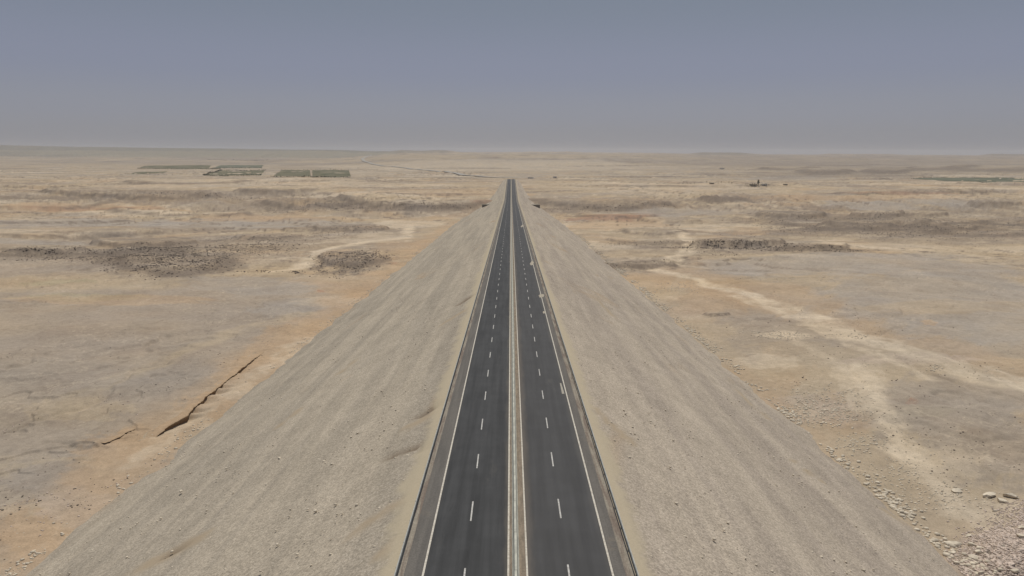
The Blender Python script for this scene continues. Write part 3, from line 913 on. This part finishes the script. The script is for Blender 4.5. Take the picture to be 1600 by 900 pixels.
# ------------------------------------------------------------------ guard rails
def guard_rail(x, side, label):
    root = empty('guard_rail', (x, 0, road_z(0) + CAMZ))
    tag(root, label, 'guard rail', 'guard rails along the road edges')
    base = Vector((x, 0, road_z(0) + CAMZ))
    wave = [(0, .40), (.07, .44), (.08, .52), (.02, .58), (.0, .60), (.02, .62), (.08, .68), (.07, .76), (0, .80), (-.012, .80), (-.012, .40)]
    yq = np.concatenate([np.arange(20, 300, 4.0), np.arange(300, 1900, 8.0)])
    V = np.array([[(-side * wx, yv, road_z(yv) - road_z(0) + wz) for wx, wz in wave + [wave[0]]] for yv in yq])
    link('rail', mesh_np('rail', V.reshape(-1, 3), grid_quads(len(yq), len(wave) + 1), M_steel_shade), root)
    lip = [(.012, .803), (.012, .825), (-.075, .825), (-.075, .803)]
    V = np.array([[(-side * wx, yv, road_z(yv) - road_z(0) + wz) for wx, wz in lip + [lip[0]]] for yv in yq])
    link('lit_top_edge', mesh_np('lit_top_edge', V.reshape(-1, 3), grid_quads(len(yq), 5), M_lit_lip), root)  # strip added on the beam top, its pale colour stands for sunlight
    pm = box_mesh('post', [(-.045, .045, -.06, .06, -.3, .70), (-.13 if side > 0 else .047, -.047 if side > 0 else .13, -.05, .05, .50, .70)], M_post)
    py_ = np.arange(40, 1650, 4.0)
    for yv in py_[:100]:
        link('post', pm, root, (side * .11, yv, road_z(yv) - road_z(0)))
    V = []; Q = []
    for yv in py_[100:]:
        b = len(V); z = road_z(yv) - road_z(0)
        for zz in (-.2, .73):
            for sx, sy in ((-.05, -.06), (.05, -.06), (.05, .06), (-.05, .06)):
                V.append((side * .14 + sx, yv + sy, z + zz))
        for q in ((0, 1, 5, 4), (1, 2, 6, 5), (2, 3, 7, 6), (3, 0, 4, 7), (4, 5, 6, 7)):
            Q.append(tuple(b + t for t in q))
    tag(link('post', mesh_np('far_posts', V, Q, M_post), root), kind='stuff')


guard_rail(XL - .1, -1, 'steel guard rail on posts along the left edge of the road')
guard_rail(XR + .1, 1, 'steel guard rail on posts along the right edge of the road')


# ------------------------------------------------------------------ wing walls where the fill meets the far bank
def wing_wall(x0, x1, label):
    yv = 1046.0
    root = empty('wing_wall', ((x0 + x1) / 2, yv, CAMZ - 91))
    w = abs(x1 - x0) / 2
    link('wall', box_mesh('wall', [(-w, w, 0, 1.0, 0, 12.6)], M_wall, .05), root)
    link('coping', box_mesh('coping', [(-w - .2, w + .2, -.2, 1.2, 12.6, 13.0)], M_barrier, .04), root)
    tag(root, label, 'wall', 'wing walls at the far end of the embankment')


wing_wall(-27, -44, 'dark concrete wing wall jutting from the left side of the embankment near its far end')
wing_wall(27.6, 44.6, 'dark concrete wing wall jutting from the right side of the embankment near its far end')


# ------------------------------------------------------------------ the road again, far away
def ground_ribbon(name, pts, w, lift, mat, n=60):
    P = np.array([at(*p)[:2] for p in pts])
    seg = np.r_[0, np.cumsum(np.hypot(*np.diff(P, axis=0).T))]
    s = np.linspace(0, seg[-1], n)
    px = np.interp(s, seg, P[:, 0]); py = np.interp(s, seg, P[:, 1])
    for _ in range(3):
        px[1:-1] = (px[:-2] + px[1:-1] * 2 + px[2:]) / 4; py[1:-1] = (py[:-2] + py[1:-1] * 2 + py[2:]) / 4
    tx = np.gradient(px); ty = np.gradient(py); L = np.hypot(tx, ty)
    nx, ny = -ty / L, tx / L
    offs = np.linspace(-w / 2, w / 2, 5)
    VX = px[:, None] + nx[:, None] * offs; VY = py[:, None] + ny[:, None] * offs
    VZ = height(VX.ravel(), VY.ravel()).reshape(VX.shape).max(1, keepdims=True) + lift + np.zeros_like(VX)
    return link(name, mesh_np(name, np.stack([VX, VY, VZ + CAMZ], 2).reshape(-1, 3), grid_quads(n, 5)[:, ::-1], mat))


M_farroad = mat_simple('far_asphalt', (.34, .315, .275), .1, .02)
M_cut = mat_simple('road_cut', (.12, .11, .10), .2, .02)
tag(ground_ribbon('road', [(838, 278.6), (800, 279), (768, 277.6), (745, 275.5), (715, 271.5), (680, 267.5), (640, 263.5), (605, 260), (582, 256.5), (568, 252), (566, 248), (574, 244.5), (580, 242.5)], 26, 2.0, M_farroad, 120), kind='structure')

# ------------------------------------------------------------------ farm fields (far left, far right)
k = NT('crop_rows', 1.0, .02)
n1 = k.noise(None, .012, 4, .6); n2 = k.noise(None, 1.0, 3, .6, 0, (.09, .004, .01))
c = k.mix(k.ramp(n1, .35, .65), (.095, .098, .058), (.145, .135, .088))
M_crop = k.col(k.mix(k.ramp(n2, .42, .6, 0, .5), c, (.25, .22, .15)))
M_green = mat_simple('green_crop', (.118, .122, .078), .25, .02)
M_tree = mat_simple('windbreak_leaves', (.075, .080, .048), .3, .1)


def field(corners, mat, label, lift=.8):
    P = [at(*c) for c in corners]
    n = 12
    V = []
    for i in range(n + 1):
        for j in range(n + 1):
            a, b = i / n, j / n
            x = (1 - a) * ((1 - b) * P[0][0] + b * P[1][0]) + a * ((1 - b) * P[3][0] + b * P[2][0])
            y = (1 - a) * ((1 - b) * P[0][1] + b * P[1][1]) + a * ((1 - b) * P[3][1] + b * P[2][1])
            V.append((x, y))
    V = np.array(V)
    z = height(V[:, 0], V[:, 1]) + lift + CAMZ
    o = link('crop_field', mesh_np('crop_field', np.column_stack([V, z]), grid_quads(n + 1, n + 1), mat))
    return tag(o, label, 'field', 'irrigated fields far away', 'stuff')


field([(318, 274), (408, 274), (414, 266.5), (346, 266.5)], M_crop, 'grey green farm field shaped like a parallelogram, far left')
field([(424, 276), (486, 276), (484, 266), (440, 266)], M_crop, 'grey green field left of the striped field, far left')
field([(488, 276.5), (549, 277), (545, 266.5), (488, 266)], M_crop, 'striped farm field at the right end of the far left farmland')
field([(330, 263), (408, 262.5), (412, 258), (345, 258.5)], M_green, 'thin dark green field behind the parallelogram field')
field([(215, 263), (325, 264), (330, 258.5), (225, 259.5)], M_crop, 'faded field strip at the left end of the far left farmland')
field([(190, 272.5), (255, 271), (262, 268), (215, 269)], M_crop, 'narrow faded field in front of the far left farmland')
field([(1425, 279.5), (1640, 288), (1640, 280.5), (1500, 277.5)], M_green, 'long green crop field on the plain at far right')


# blades of scrub: a leaf clump of small random faces
def leaf_cloud(n, rx, ry, rz, cz, size, seed):
    r = np.random.default_rng(seed)
    p = r.normal(size=(n, 3)); p /= np.linalg.norm(p, axis=1)[:, None]
    p *= (r.random(n) ** .45)[:, None]
    p *= 1 + .3 * np.sin(p[:, [0]] * 5 + seed) * np.cos(p[:, [1]] * 4)
    c = p * (rx, ry, rz) + (0, 0, cz)
    a = r.normal(size=(n, 3)); b = r.normal(size=(n, 3))
    a /= np.linalg.norm(a, axis=1)[:, None]; b /= np.linalg.norm(b, axis=1)[:, None]
    V = np.stack([c + a * size, c + b * size, c - a * size, c - b * size], 1)
    return V.reshape(-1, 3), np.arange(4 * n).reshape(n, 4)


def windbreak(pts, label, hgt=7, step=9):
    step *= .7; hgt *= .85
    P = np.array([at(*p)[:2] for p in pts])
    seg = np.r_[0, np.cumsum(np.hypot(*np.diff(P, axis=0).T))]
    Vs = []; Qs = []; nb = 0
    for i, s in enumerate(np.arange(0, seg[-1], step)):
        if random.random() < .12: continue
        x = float(np.interp(s, seg, P[:, 0])) + random.uniform(-2, 2); y = float(np.interp(s, seg, P[:, 1])) + random.uniform(-2, 2)
        h = hgt * random.uniform(.6, 1.15)
        V, Q = leaf_cloud(34, h * .55, h * .55, h * .5, h * .5, h * .17, i)
        z = float(height(np.array([x]), np.array([y]))[0]) + CAMZ
        Vs.append(V + (x, y, z)); Qs.append(Q + nb); nb += len(V)
    o = link('windbreak', mesh_np('windbreak', np.concatenate(Vs), np.concatenate(Qs), M_tree))
    tag(o, label, 'tree row', 'tree rows round the far fields', 'stuff')


windbreak([(318, 274.4), (408, 274.4)], 'dark tree row along the near edge of the parallelogram field', 6)
windbreak([(344, 266.2), (416, 266.2)], 'dark tree row along the far edge of the parallelogram field', 6)
windbreak([(318, 274.2), (346, 266.4)], 'slanting tree row along the left edge of the parallelogram field', 6, 12)
windbreak([(424, 276.4), (486, 276.4), (549, 277.4)], 'long tree row along the near edge of the right hand fields', 5)
windbreak([(440, 265.6), (545, 265.8)], 'long broken tree row along the far edge of the right hand fields', 5, 14)
windbreak([(215, 263.6), (325, 264.4), (345, 263.4), (410, 262.8)], 'long tree row in front of the thin green field', 6, 11)
windbreak([(325, 249.6), (420, 250.5)], 'most distant thin tree line behind the farmland', 8, 16)
windbreak([(1425, 279.2), (1500, 277.2), (1600, 279.5)], 'thin dark hedge along the far edge of the green field at right', 3, 12)

# ------------------------------------------------------------------ farm buildings and trees in the right distance
M_plaster = mat_simple('mud_plaster', (.42, .36, .28), .15, .6)
M_white = mat_simple('white_wash', (.66, .63, .56), .1, .6)
M_roof = mat_simple('flat_roof', (.27, .24, .20), .15, .6)
M_open = mat_simple('dark_opening', (.05, .045, .04), .1, 1)
M_bark = mat_simple('bark', (.13, .10, .075), .2, 2)


def house(px, py, w, d, h, wallmat, label, openings=2):
    x, y, z = at(px, py)
    root = empty('farm_building', (x, y, z - .3), (0, 0, random.uniform(-.3, .3)))
    t = .35
    link('wall', box_mesh('wall', [(-w / 2, w / 2, -d / 2, -d / 2 + t, 0, h), (-w / 2, w / 2, d / 2 - t, d / 2, 0, h),
                                   (-w / 2, -w / 2 + t, -d / 2 + t, d / 2 - t, 0, h), (w / 2 - t, w / 2, -d / 2 + t, d / 2 - t, 0, h)], wallmat), root)
    link('roof', box_mesh('roof', [(-w / 2 + t, w / 2 - t, -d / 2 + t, d / 2 - t, h - .6, h - .35)], M_roof), root)
    link('door', box_mesh('door', [(-.6, .6, -d / 2 - .05, -d / 2 - .003, .3, 2.5)], M_open), root)
    for i in range(openings):
        xx = (-w * .3, w * .3)[i % 2]
        link('window', box_mesh('window', [(xx - .6, xx + .6, -d / 2 - .04, -d / 2 - .003, 1.3, 2.3)], M_open), root)
    tag(root, label, 'building', 'small farm buildings in the distance')


house(829, 279, 16, 10, 4.5, M_white, 'small whitish building just right of where the road disappears')
house(867, 278.5, 11, 8, 4, M_white, 'tiny white building standing alone right of the road end')
house(1177, 290, 14, 8, 3.4, M_plaster, 'low mud coloured building left of the tall dark tree')
house(1194, 289.5, 12, 8, 3.2, M_white, 'low pale building right of the tall dark tree')
house(1112, 287.5, 9, 7, 3.2, M_plaster, 'small mud coloured building in the gap of the tree row')
house(1227, 289.5, 8, 6, 3, M_plaster, 'small lone hut at the right end of the farm')
house(1128, 264, 24, 14, 6, M_white, 'white building far behind the farm near the hills')


def tree(px, py, h, w, label, group, n=70, cz=.62):
    x, y, z = at(px, py)
    root = empty('tree', (x, y, z - .1))
    bm = bmesh.new()
    bmesh.ops.create_cone(bm, cap_ends=True, segments=7, radius1=h * .035, radius2=h * .012, depth=h * .8, matrix=Matrix.Translation((0, 0, h * .4)))
    for i in range(4):
        a = i * 1.7 + px
        bmesh.ops.create_cone(bm, cap_ends=True, segments=5, radius1=h * .014, radius2=h * .004, depth=h * .4,
                              matrix=Matrix.Translation((math.cos(a) * h * .1, math.sin(a) * h * .1, h * .55)) @ Matrix.Rotation(a, 4, 'Z') @ Matrix.Rotation(.6, 4, 'Y'))
    me = bpy.data.meshes.new('trunk'); bm.to_mesh(me); bm.free(); me.materials.append(M_bark)
    link('trunk', me, root)
    V, Q = leaf_cloud(n, w / 2, w / 2, h * (1 - cz) * 1.05, h * cz, h * .055, int(px * 7 + py))
    link('crown', mesh_np('crown', V, Q, M_tree), root)
    tag(root, label, 'tree', group)


tree(1184.5, 290, 13, 5.5, 'tall narrow dark tree rising above the farm compound', None, 160, .55)
grp = 'trees round the distant farm'
for i, px in enumerate((1165, 1168.5, 1171.5, 1175, 1179, 1188, 1191.5, 1196, 1201)):
    tree(px, 289.2 + (i % 3) * .3, random.uniform(4, 6.5), random.uniform(5.5, 8), 'low dark bushy tree in the row beside the distant farm compound', grp, 50, .55)
grp2 = 'trees in the broken row left of the farm'
for i, px in enumerate((1068, 1074, 1079, 1085, 1104, 1108, 1117, 1122, 1127, 1133, 1139, 1143)):
    tree(px, 287.0 + random.uniform(-1, 1), random.uniform(3.6, 5.6), random.uniform(4.5, 7), 'small dark tree in the broken row left of the distant farm compound', grp2, 45, .58)


# ------------------------------------------------------------------ stones
def rock_proto(seed, sub, flat=.6):
    bm = bmesh.new()
    bmesh.ops.create_icosphere(bm, subdivisions=sub, radius=1)
    r = random.Random(seed)
    planes = [(Vector((r.gauss(0, 1), r.gauss(0, 1), r.gauss(0, .8))).normalized(), r.uniform(.55, .9)) for _ in range(9)]
    planes.append((Vector((r.gauss(0, .12), r.gauss(0, .12), 1)).normalized(), r.uniform(.45, .62)))
    sx, sy, sz = r.uniform(.8, 1.25), r.uniform(.6, .95), flat * r.uniform(.75, 1.15)
    for v in bm.verts:
        for n, d in planes:
            e = v.co.dot(n)
            if e > d: v.co -= n * (e - d)
        j = .05 if sub > 1 else .1
        v.co += Vector((r.uniform(-j, j), r.uniform(-j, j), r.uniform(-j, j)))
        v.co = Vector((v.co.x * sx, v.co.y * sy, v.co.z * sz))
    me = bpy.data.meshes.new('rock'); bm.to_mesh(me)
    V = np.array([v.co[:] for v in bm.verts]); T = np.array([[v.index for v in f.verts] for f in bm.faces])
    bm.free()
    return me, V, T


LOW = [rock_proto(i, 1) for i in range(6)]
TINY = []
for i in range(5):
    bm = bmesh.new(); bmesh.ops.create_icosphere(bm, subdivisions=1, radius=1)
    rr = random.Random(90 + i)
    V = np.array([[c * rr.uniform(.7, 1.2) * s for c, s in zip(v.co, (1.1, .9, .65))] for v in bm.verts])
    T = np.array([[v.index for v in f.verts] for f in bm.faces]); bm.free()
    TINY.append((None, V, T))
HI = [rock_proto(40 + i, 3, .62) for i in range(8)]


def scatter(name, pts, sizes, protos, mat, label, cat, sink=.25):
    pts = np.asarray(pts); sizes = np.asarray(sizes)
    zz = height(pts[:, 0], pts[:, 1]) if pts.shape[1] == 2 else pts[:, 2]
    Vs = []; Ts = []; nb = 0
    which = rng.integers(0, len(protos), len(pts))
    for pi, (_, V, T) in enumerate(protos):
        k = np.nonzero(which == pi)[0]
        if len(k) == 0: continue
        a = rng.random(len(k)) * 2 * np.pi
        ca_, sa_ = np.cos(a)[:, None], np.sin(a)[:, None]
        s = sizes[k][:, None]
        sq = rng.uniform(.7, 1.2, len(k))[:, None]
        x = (V[None, :, 0] * ca_ - V[None, :, 1] * sa_ * sq) * s + pts[k, 0][:, None]
        y = (V[None, :, 0] * sa_ + V[None, :, 1] * ca_ * sq) * s + pts[k, 1][:, None]
        z = V[None, :, 2] * s * sq + zz[k][:, None] + (.5 - sink) * s * .6 + CAMZ
        Vs.append(np.stack([x, y, z], 2).reshape(-1, 3))
        Ts.append((T[None] + (np.arange(len(k)) * len(V))[:, None, None]).reshape(-1, 3) + nb)
        nb += len(k) * len(V)
    o = link(name, mesh_np(name, np.concatenate(Vs), np.concatenate(Ts), mat))
    return tag(o, label, cat, None, 'stuff')


def ellipse_pts(px, py, rx, ry, n, sd=0):
    c, inv = frame(px, py, rx, ry)
    Mx = np.linalg.inv(inv)
    q = rng.uniform(-1.6, 1.6, (n * 6, 2))
    d = np.hypot(q[:, 0], q[:, 1]) + .5 * fbm(q[:, 0] * 1.6 + px, q[:, 1] * 1.6 + py, 4)
    clus = fbm(q[:, 0] * 4 + py, q[:, 1] * 4, 3)
    q = q[(rng.random(len(d)) < sst(1.45, .45, d)) & (clus + rng.normal(0, .18, len(d)) > -.05)][:n]
    w = q @ Mx.T + np.array(c[:2])
    ok = ~((np.abs(w[:, 0]) < 64) & (w[:, 1] < 1040)) & (np.abs(w[:, 0]) > 22)
    return w[ok]


def field_stones(name_label, spec, mat, mn, mx, cat='stones'):
    P = []; Sz = []
    for px, py, rx, ry, n, k_ in spec:
        w = ellipse_pts(px, py, rx, ry, int(n * 1.7))
        P.append(w); Sz.append((mn + (mx - mn) * rng.random(len(w)) ** 2.6) * k_)
    scatter('stone_field', np.concatenate(P), np.concatenate(Sz), TINY, mat, name_label, cat)


field_stones('dark stones strewn thickly over the rocky flats left of the embankment', [
    (265, 404, 95, 18, 1500, 1), (150, 395, 150, 6, 400, .8), (350, 388, 120, 6, 350, .8), (200, 392, 120, 8, 500, 1), (60, 391, 70, 3, 130, .9), (400, 383, 70, 8, 420, 1), (340, 398, 110, 8, 350, .8),
    (552, 402, 55, 13, 900, .9), (430, 372, 90, 6, 300, .9), (545, 358, 50, 6, 200, 1.1), (320, 305, 150, 6, 220, 1.6), (490, 322, 80, 7, 380, 1.3),
    (640, 322, 110, 6, 500, 1.2), (255, 338, 100, 5, 200, 1.1), (465, 425, 12, 2.5, 26, 1.2), (410, 424, 34, 1.6, 40, 1),
], M_rock_field, .18, .70)
field_stones('dark stones strewn over the bluffs and rough ground right of the embankment', [
    (1150, 381, 85, 7, 900, 1), (1275, 387, 60, 5, 300, 1), (1240, 338, 60, 6, 250, 1.2), (1330, 352, 130, 10, 500, 1), (1370, 337, 45, 6, 200, 1.2),
    (1450, 360, 90, 12, 500, .9), (1400, 345, 200, 16, 900, .9), (1510, 368, 100, 14, 400, .8), (1220, 350, 60, 8, 200, .9), (1010, 411, 50, 5, 60, .8), (1010, 378, 60, 4, 120, .9), (950, 322, 100, 6, 420, 1.2), (1590, 352, 50, 10, 120, 1),
    (1110, 397, 40, 5, 110, .8), (1300, 520, 160, 40, 60, .55), (1480, 620, 120, 60, 40, .5),
], M_rock_field, .18, .70)
field_stones('loose pale stones scattered on the sandy ground right of the embankment', [
    (1265, 645, 50, 22, 420, .8), (1300, 620, 70, 20, 260, .7), (1215, 525, 50, 6, 220, .8), (1350, 690, 40, 16, 200, .7), (1205, 436, 36, 3, 60, 1), (1290, 437, 18, 3, 40, 1),
    (1060, 450, 40, 8, 160, .8), (1325, 525, 30, 4, 40, .9), (1460, 575, 14, 5, 40, .8), (1330, 650, 40, 12, 160, .7), (1470, 780, 70, 22, 260, .6), (1400, 740, 40, 20, 160, .6),
], M_rock_pale, .12, .50)

def plain_points(n, sx):
    out = np.zeros((0, 2))
    while len(out) < n:
        yv = 85 + rng.random(20000) ** 1.7 * 560
        xv = sx * (22 + rng.random(20000) * .82 * yv)
        d = fbm(xv / 26 + 9, yv / 32, 4, .6) + rng.normal(0, .10, 20000)
        ok = (d > .20) & (np.abs(xv) > 74)
        out = np.concatenate([out, np.column_stack([xv, yv])[ok]])
    return out[:n]


for sx, side_ in ((-1, 'left'), (1, 'right')):
    p_ = plain_points(2600, sx)
    scatter('plain_stones', p_, .05 + .20 * rng.random(len(p_)) ** 2.5, TINY, M_rock_pale if sx > 0 else M_rubble, 'small pale stones sprinkled over the open plain %s of the embankment' % side_, 'stones')
    p_ = plain_points(1300, sx)
    scatter('plain_stones', p_ + (3, 5), .05 + .20 * rng.random(len(p_)) ** 2.5, TINY, M_rock_field, 'small dark stones sprinkled over the open plain %s of the embankment' % side_, 'stones')

# stones rolled down to the toe of the fill
def toe_points(sign, n, spread):
    x0, run = (BL, SL) if sign < 0 else (BR, SR)
    out = []
    yv = 60 + (rng.random(n) ** 1.5) * 640
    d = np.linspace(20, 32, 60)
    XS = np.repeat((x0 + sign * d * run)[None], n, 0); YS = np.repeat(yv[:, None], len(d), 1)
    HZ = height(XS.ravel(), YS.ravel()).reshape(XS.shape)
    hit = (road_z(YS) - d[None]) < HZ
    ok = hit.any(1) & (noise(yv / 14.0, np.full(n, sign * 3.3)) + rng.normal(0, .28, n) + .6 * noise(yv / 41.0, np.full(n, sign * 7.3)) > .08)
    x = XS[np.arange(n), hit.argmax(1)]
    x = x + sign * (np.abs(rng.normal(0, spread * 1.8, n)) + .5)
    return np.column_stack([x, yv])[ok]


tp = toe_points(1, 7500, 1.1)
scatter('toe_stones', tp, .12 + .46 * rng.random(len(tp)) ** 2.2, TINY, M_rock_pale, 'line of pale stones rolled to the foot of the right embankment slope', 'stones')
tp = toe_points(-1, 2600, .9)
scatter('toe_stones', tp, .10 + .32 * rng.random(len(tp)) ** 2.6, TINY, M_rock_pale, 'sparse line of pale stones along the foot of the left embankment slope', 'stones')

# loose stones lying on the facing itself
n = 5200
yv = 48 + rng.random(n) ** 1.6 * 420
sg = np.where(rng.random(n) < .5, -1, 1)
q = rng.uniform(.6, 24, n)
xs = np.where(sg < 0, BL - q * SL, BR + q * SR)
zs = road_z(yv) - q + .02
scatter('loose_stones', np.column_stack([xs, yv, zs]), .07 + .16 * rng.random(n) ** 3, TINY, M_rock_pale, 'loose pale stones lying over both embankment slopes', 'stones', .1)

# rubble heap, lower right corner: large boulders one by one
def boulder(px, py, wpx, mat, label, i, hz=1.0, group=None):
    x, y, z = at(px, py)
    depth = y * math.cos(PITCH) + (CAMZ - z) * math.sin(PITCH)
    r = wpx * depth / F / 2
    o = link('boulder', HI[i % len(HI)][0] if mat is M_rock_pale else HI[i % len(HI)][0].copy(), None, (x, y, z + r * .22 * hz), (random.uniform(-.2, .2), random.uniform(-.2, .2), random.uniform(-.5, .5)))
    if not o.data.materials: o.data.materials.append(mat)
    o.scale = (r, r * .85, r * hz)
    return tag(o, label, 'boulder', group)


for me_, _, _ in HI + LOW:
    pass
big = [
    (1494, 769, 19, 'long pale boulder lying alone on sand, leftmost of the big boulders'),
    (1546, 776, 24, 'flat pale boulder with shaded near side, left of the pair near the right border'),
    (1579, 777, 21, 'rounded pale boulder near the right border above the rubble heap'),
    (1566, 784, 18, 'low pale boulder touching the left foot of the rounded boulder near the right border'),
    (1554, 799, 9, 'small pale boulder alone between the flat boulder and the rubble heap'),
    (1488, 851, 20, 'pale boulder at the left border of the rubble heap beside the embankment foot'),
    (1519, 853, 15, 'boulder in the middle of the rubble heap with a steep dark near side'),
    (1528, 864, 13, 'boulder just in front of the one in the middle of the heap'),
    (1520, 872, 18, 'flat boulder with a black gap below it, near the bottom of the rubble heap'),
    (1489, 865, 11, 'small boulder below the pale boulder beside the embankment foot'),
    (1513, 838, 12, 'squat pale boulder on the sandy upper border of the rubble heap'),
    (1494, 880, 12, 'small pale boulder nearest the embankment, low in the rubble heap'),
    (1532, 896, 12, 'boulder at the bottom border of the photo with a dark near side'),
    (1585, 893, 13, 'grey boulder close to the bottom right corner'),
]
for i, (px, py, w, lb) in enumerate(big):
    boulder(px, py, w, M_rock_pale, lb, i, (.8, .75, 1.05, .7, .8, .9, 1.1, 1, .75, .9, .9, .9, 1, 1)[i])
for i, (px, py, w, lb) in enumerate([(1597, 826, 15, 'reddish brown boulder at the right border, upper one of two'), (1596, 840, 17, 'reddish brown boulder at the right border, lower one of two')]):
    boulder(px, py, w, M_rock_red, lb, i + 2, 1.0)
# smaller boulders seen singly elsewhere
for i, (px, py, w, lb) in enumerate([
    (1283, 662, 6, 'single dark sided stone near the right embankment foot'), (1331, 651, 0, ''), (60, 865, 7, 'pale stone at the lowest left end of the left embankment foot'),
    (97, 834, 7, 'stone with a black shadow at the left embankment foot'), (84, 818, 6, 'pale stone on bare sand left of the left embankment foot'), (283, 768, 6, 'single pale stone on the lower left embankment slope'),
    (437, 717, 7, 'pale stone lying alone in the middle of the left embankment slope')]):
    if w: 
        if px in (283, 437):
            d = ray(px, py); kk = np.arange(50, 400, .2) / d.y
            X_, Y_, Z_ = d.x * kk, d.y * kk, d.z * kk
            j = int(np.argmax(Z_ <= road_z(Y_) - (BL - X_) / SL))
            r = w * Y_[j] * 1.1 / F / 2
            o = link('boulder', HI[i][0], None, (X_[j], Y_[j], Z_[j] + .1 + CAMZ), (0, 0, i)); o.scale = (r, r, r)
            tag(o, lb, 'boulder')
        else:
            boulder(px, py, w, M_rock_pale, lb, i + 3, .9)

rub_me = []
for i, (me_, V, T) in enumerate(LOW + [rock_proto(70 + j, 2) for j in range(5)]):
    if not me_.materials: me_.materials.append(M_rubble)
    rub_me.append(me_)
c0 = at(1478, 905); c1 = at(1600, 905); c2 = at(1478, 790); c3 = at(1600, 790)


def heap_points(n, soft):
    out = []
    while len(out) < n:
        a, b = random.uniform(1470, 1660), random.uniform(780, 960)
        if b - (905 - (a - 1478) * .85) < random.gauss(-4, soft): continue
        fu = (a - 1478) / 122; fv = min(max((905 - b) / 115, -.6), 1.2)
        wx = (c0[0] + (c1[0] - c0[0]) * fu) * (1 - fv) + (c2[0] + (c3[0] - c2[0]) * fu) * fv
        wy = c0[1] * (1 - fv) + c2[1] * fv
        if wx > BR + 25.0 * SR: out.append((wx, wy))
    return np.array(out)


hp = heap_points(290, 20)
hz_ = height(hp[:, 0], hp[:, 1]) + CAMZ
for i, (x, y) in enumerate(hp):
    s = .14 + .50 * random.random() ** 2.2
    o = link('rubble_rock', rub_me[i % len(rub_me)], None, (x, y, hz_[i] + s * .1), (random.uniform(-.4, .4), random.uniform(-.4, .4), random.uniform(0, 6.28)))
    o.scale = (s * random.uniform(.8, 1.3), s, s * random.uniform(.7, 1.1))
    tag(o, 'small pale rock in the rubble heap at the lower right corner', 'rock', 'loose rocks of the rubble heap')
pp = heap_points(13000, 26)
scatter('rubble_gravel', pp, .05 + .27 * rng.random(len(pp)) ** 2.0, [p_ for p_ in LOW], M_rubble, 'gravel and broken stone of the rubble heap at the lower right corner', 'gravel')
for h_ in HI:
    if not h_[0].materials: h_[0].materials.append(M_rock_pale)

# ------------------------------------------------------------------ haze
hz = NT('dust_haze')
hz.t.nodes.remove(hz.b); hz.t.nodes.remove(hz.geo)
pv = hz.t.nodes.new('ShaderNodeVolumePrincipled')
pv.inputs['Color'].default_value = (.78, .78, .80, 1)
pv.inputs['Density'].default_value = 4.0e-5
pv.inputs['Anisotropy'].default_value = .3
out = [n for n in hz.t.nodes if n.type == 'OUTPUT_MATERIAL'][0]
hz.t.links.new(pv.outputs[0], out.inputs['Volume'])
zmin = float(Z.min()) + CAMZ
zmax = max(CAMZ + 6, float(Z.max()) + CAMZ + 3)
xm = float(np.abs(X).max()) + 200
tag(link('haze', box_mesh('haze', [(-xm, xm, -420, 22000, min(zmin, 20) - 1, zmax)], hz.m)), kind='stuff')

# ------------------------------------------------------------------ light
EL, AZ = math.radians(65), math.radians(7)
sv = Vector((math.sin(AZ) * math.cos(EL), math.cos(AZ) * math.cos(EL), math.sin(EL)))
sl = bpy.data.lights.new('sun', 'SUN'); sl.energy = 2.9; sl.angle = math.radians(.6); sl.color = (1, .955, .88)
so = bpy.data.objects.new('sun', sl); COL.objects.link(so)
so.rotation_euler = sv.to_track_quat('Z', 'Y').to_euler(); so.location = (0, 0, 400)
w = bpy.data.worlds.new('World'); S.world = w; w.use_nodes = True
nt = w.node_tree
bg = nt.nodes['Background']
sky = nt.nodes.new('ShaderNodeTexSky'); sky.sky_type = 'NISHITA'
sky.sun_disc = False; sky.sun_elevation = EL; sky.sun_rotation = AZ
sky.air_density = 1.0; sky.dust_density = 2.0; sky.ozone_density = 1.0; sky.altitude = 300
tcw = nt.nodes.new('ShaderNodeTexCoord'); sx_ = nt.nodes.new('ShaderNodeSeparateXYZ')
nt.links.new(tcw.outputs['Generated'], sx_.inputs[0])
rp = nt.nodes.new('ShaderNodeValToRGB'); rp.color_ramp.interpolation = 'EASE'
els = rp.color_ramp.elements
els[0].position = 0.0; els[0].color = (.254, .255, .280, 1)
els[1].position = 1.0; els[1].color = (.15, .19, .27, 1)
for p_, c_ in ((.02, (.242, .247, .284, 1)), (.055, (.238, .246, .300, 1)), (.11, (.214, .227, .303, 1)), (.21, (.180, .204, .252, 1))):
    e_ = els.new(p_); e_.color = c_
nt.links.new(sx_.outputs[2], rp.inputs[0])
sc_ = nt.nodes.new('ShaderNodeVectorMath'); sc_.operation = 'SCALE'; sc_.inputs['Scale'].default_value = 1 / .08
nt.links.new(rp.outputs[0], sc_.inputs[0])
mxw = nt.nodes.new('ShaderNodeMix'); mxw.data_type = 'RGBA'; mxw.inputs[0].default_value = .87
nt.links.new(sky.outputs[0], mxw.inputs[6]); nt.links.new(sc_.outputs[0], mxw.inputs[7])
nt.links.new(mxw.outputs[2], bg.inputs['Color'])
bg.inputs['Strength'].default_value = .08

S.view_settings.view_transform = 'Standard'; S.view_settings.look = 'None'
S.view_settings.exposure = .03; S.view_settings.gamma = 1; S.view_settings.use_curve_mapping = False
S.cycles.max_bounces = 6; S.cycles.diffuse_bounces = 3; S.cycles.volume_bounces = 1
S.cycles.use_denoising = True
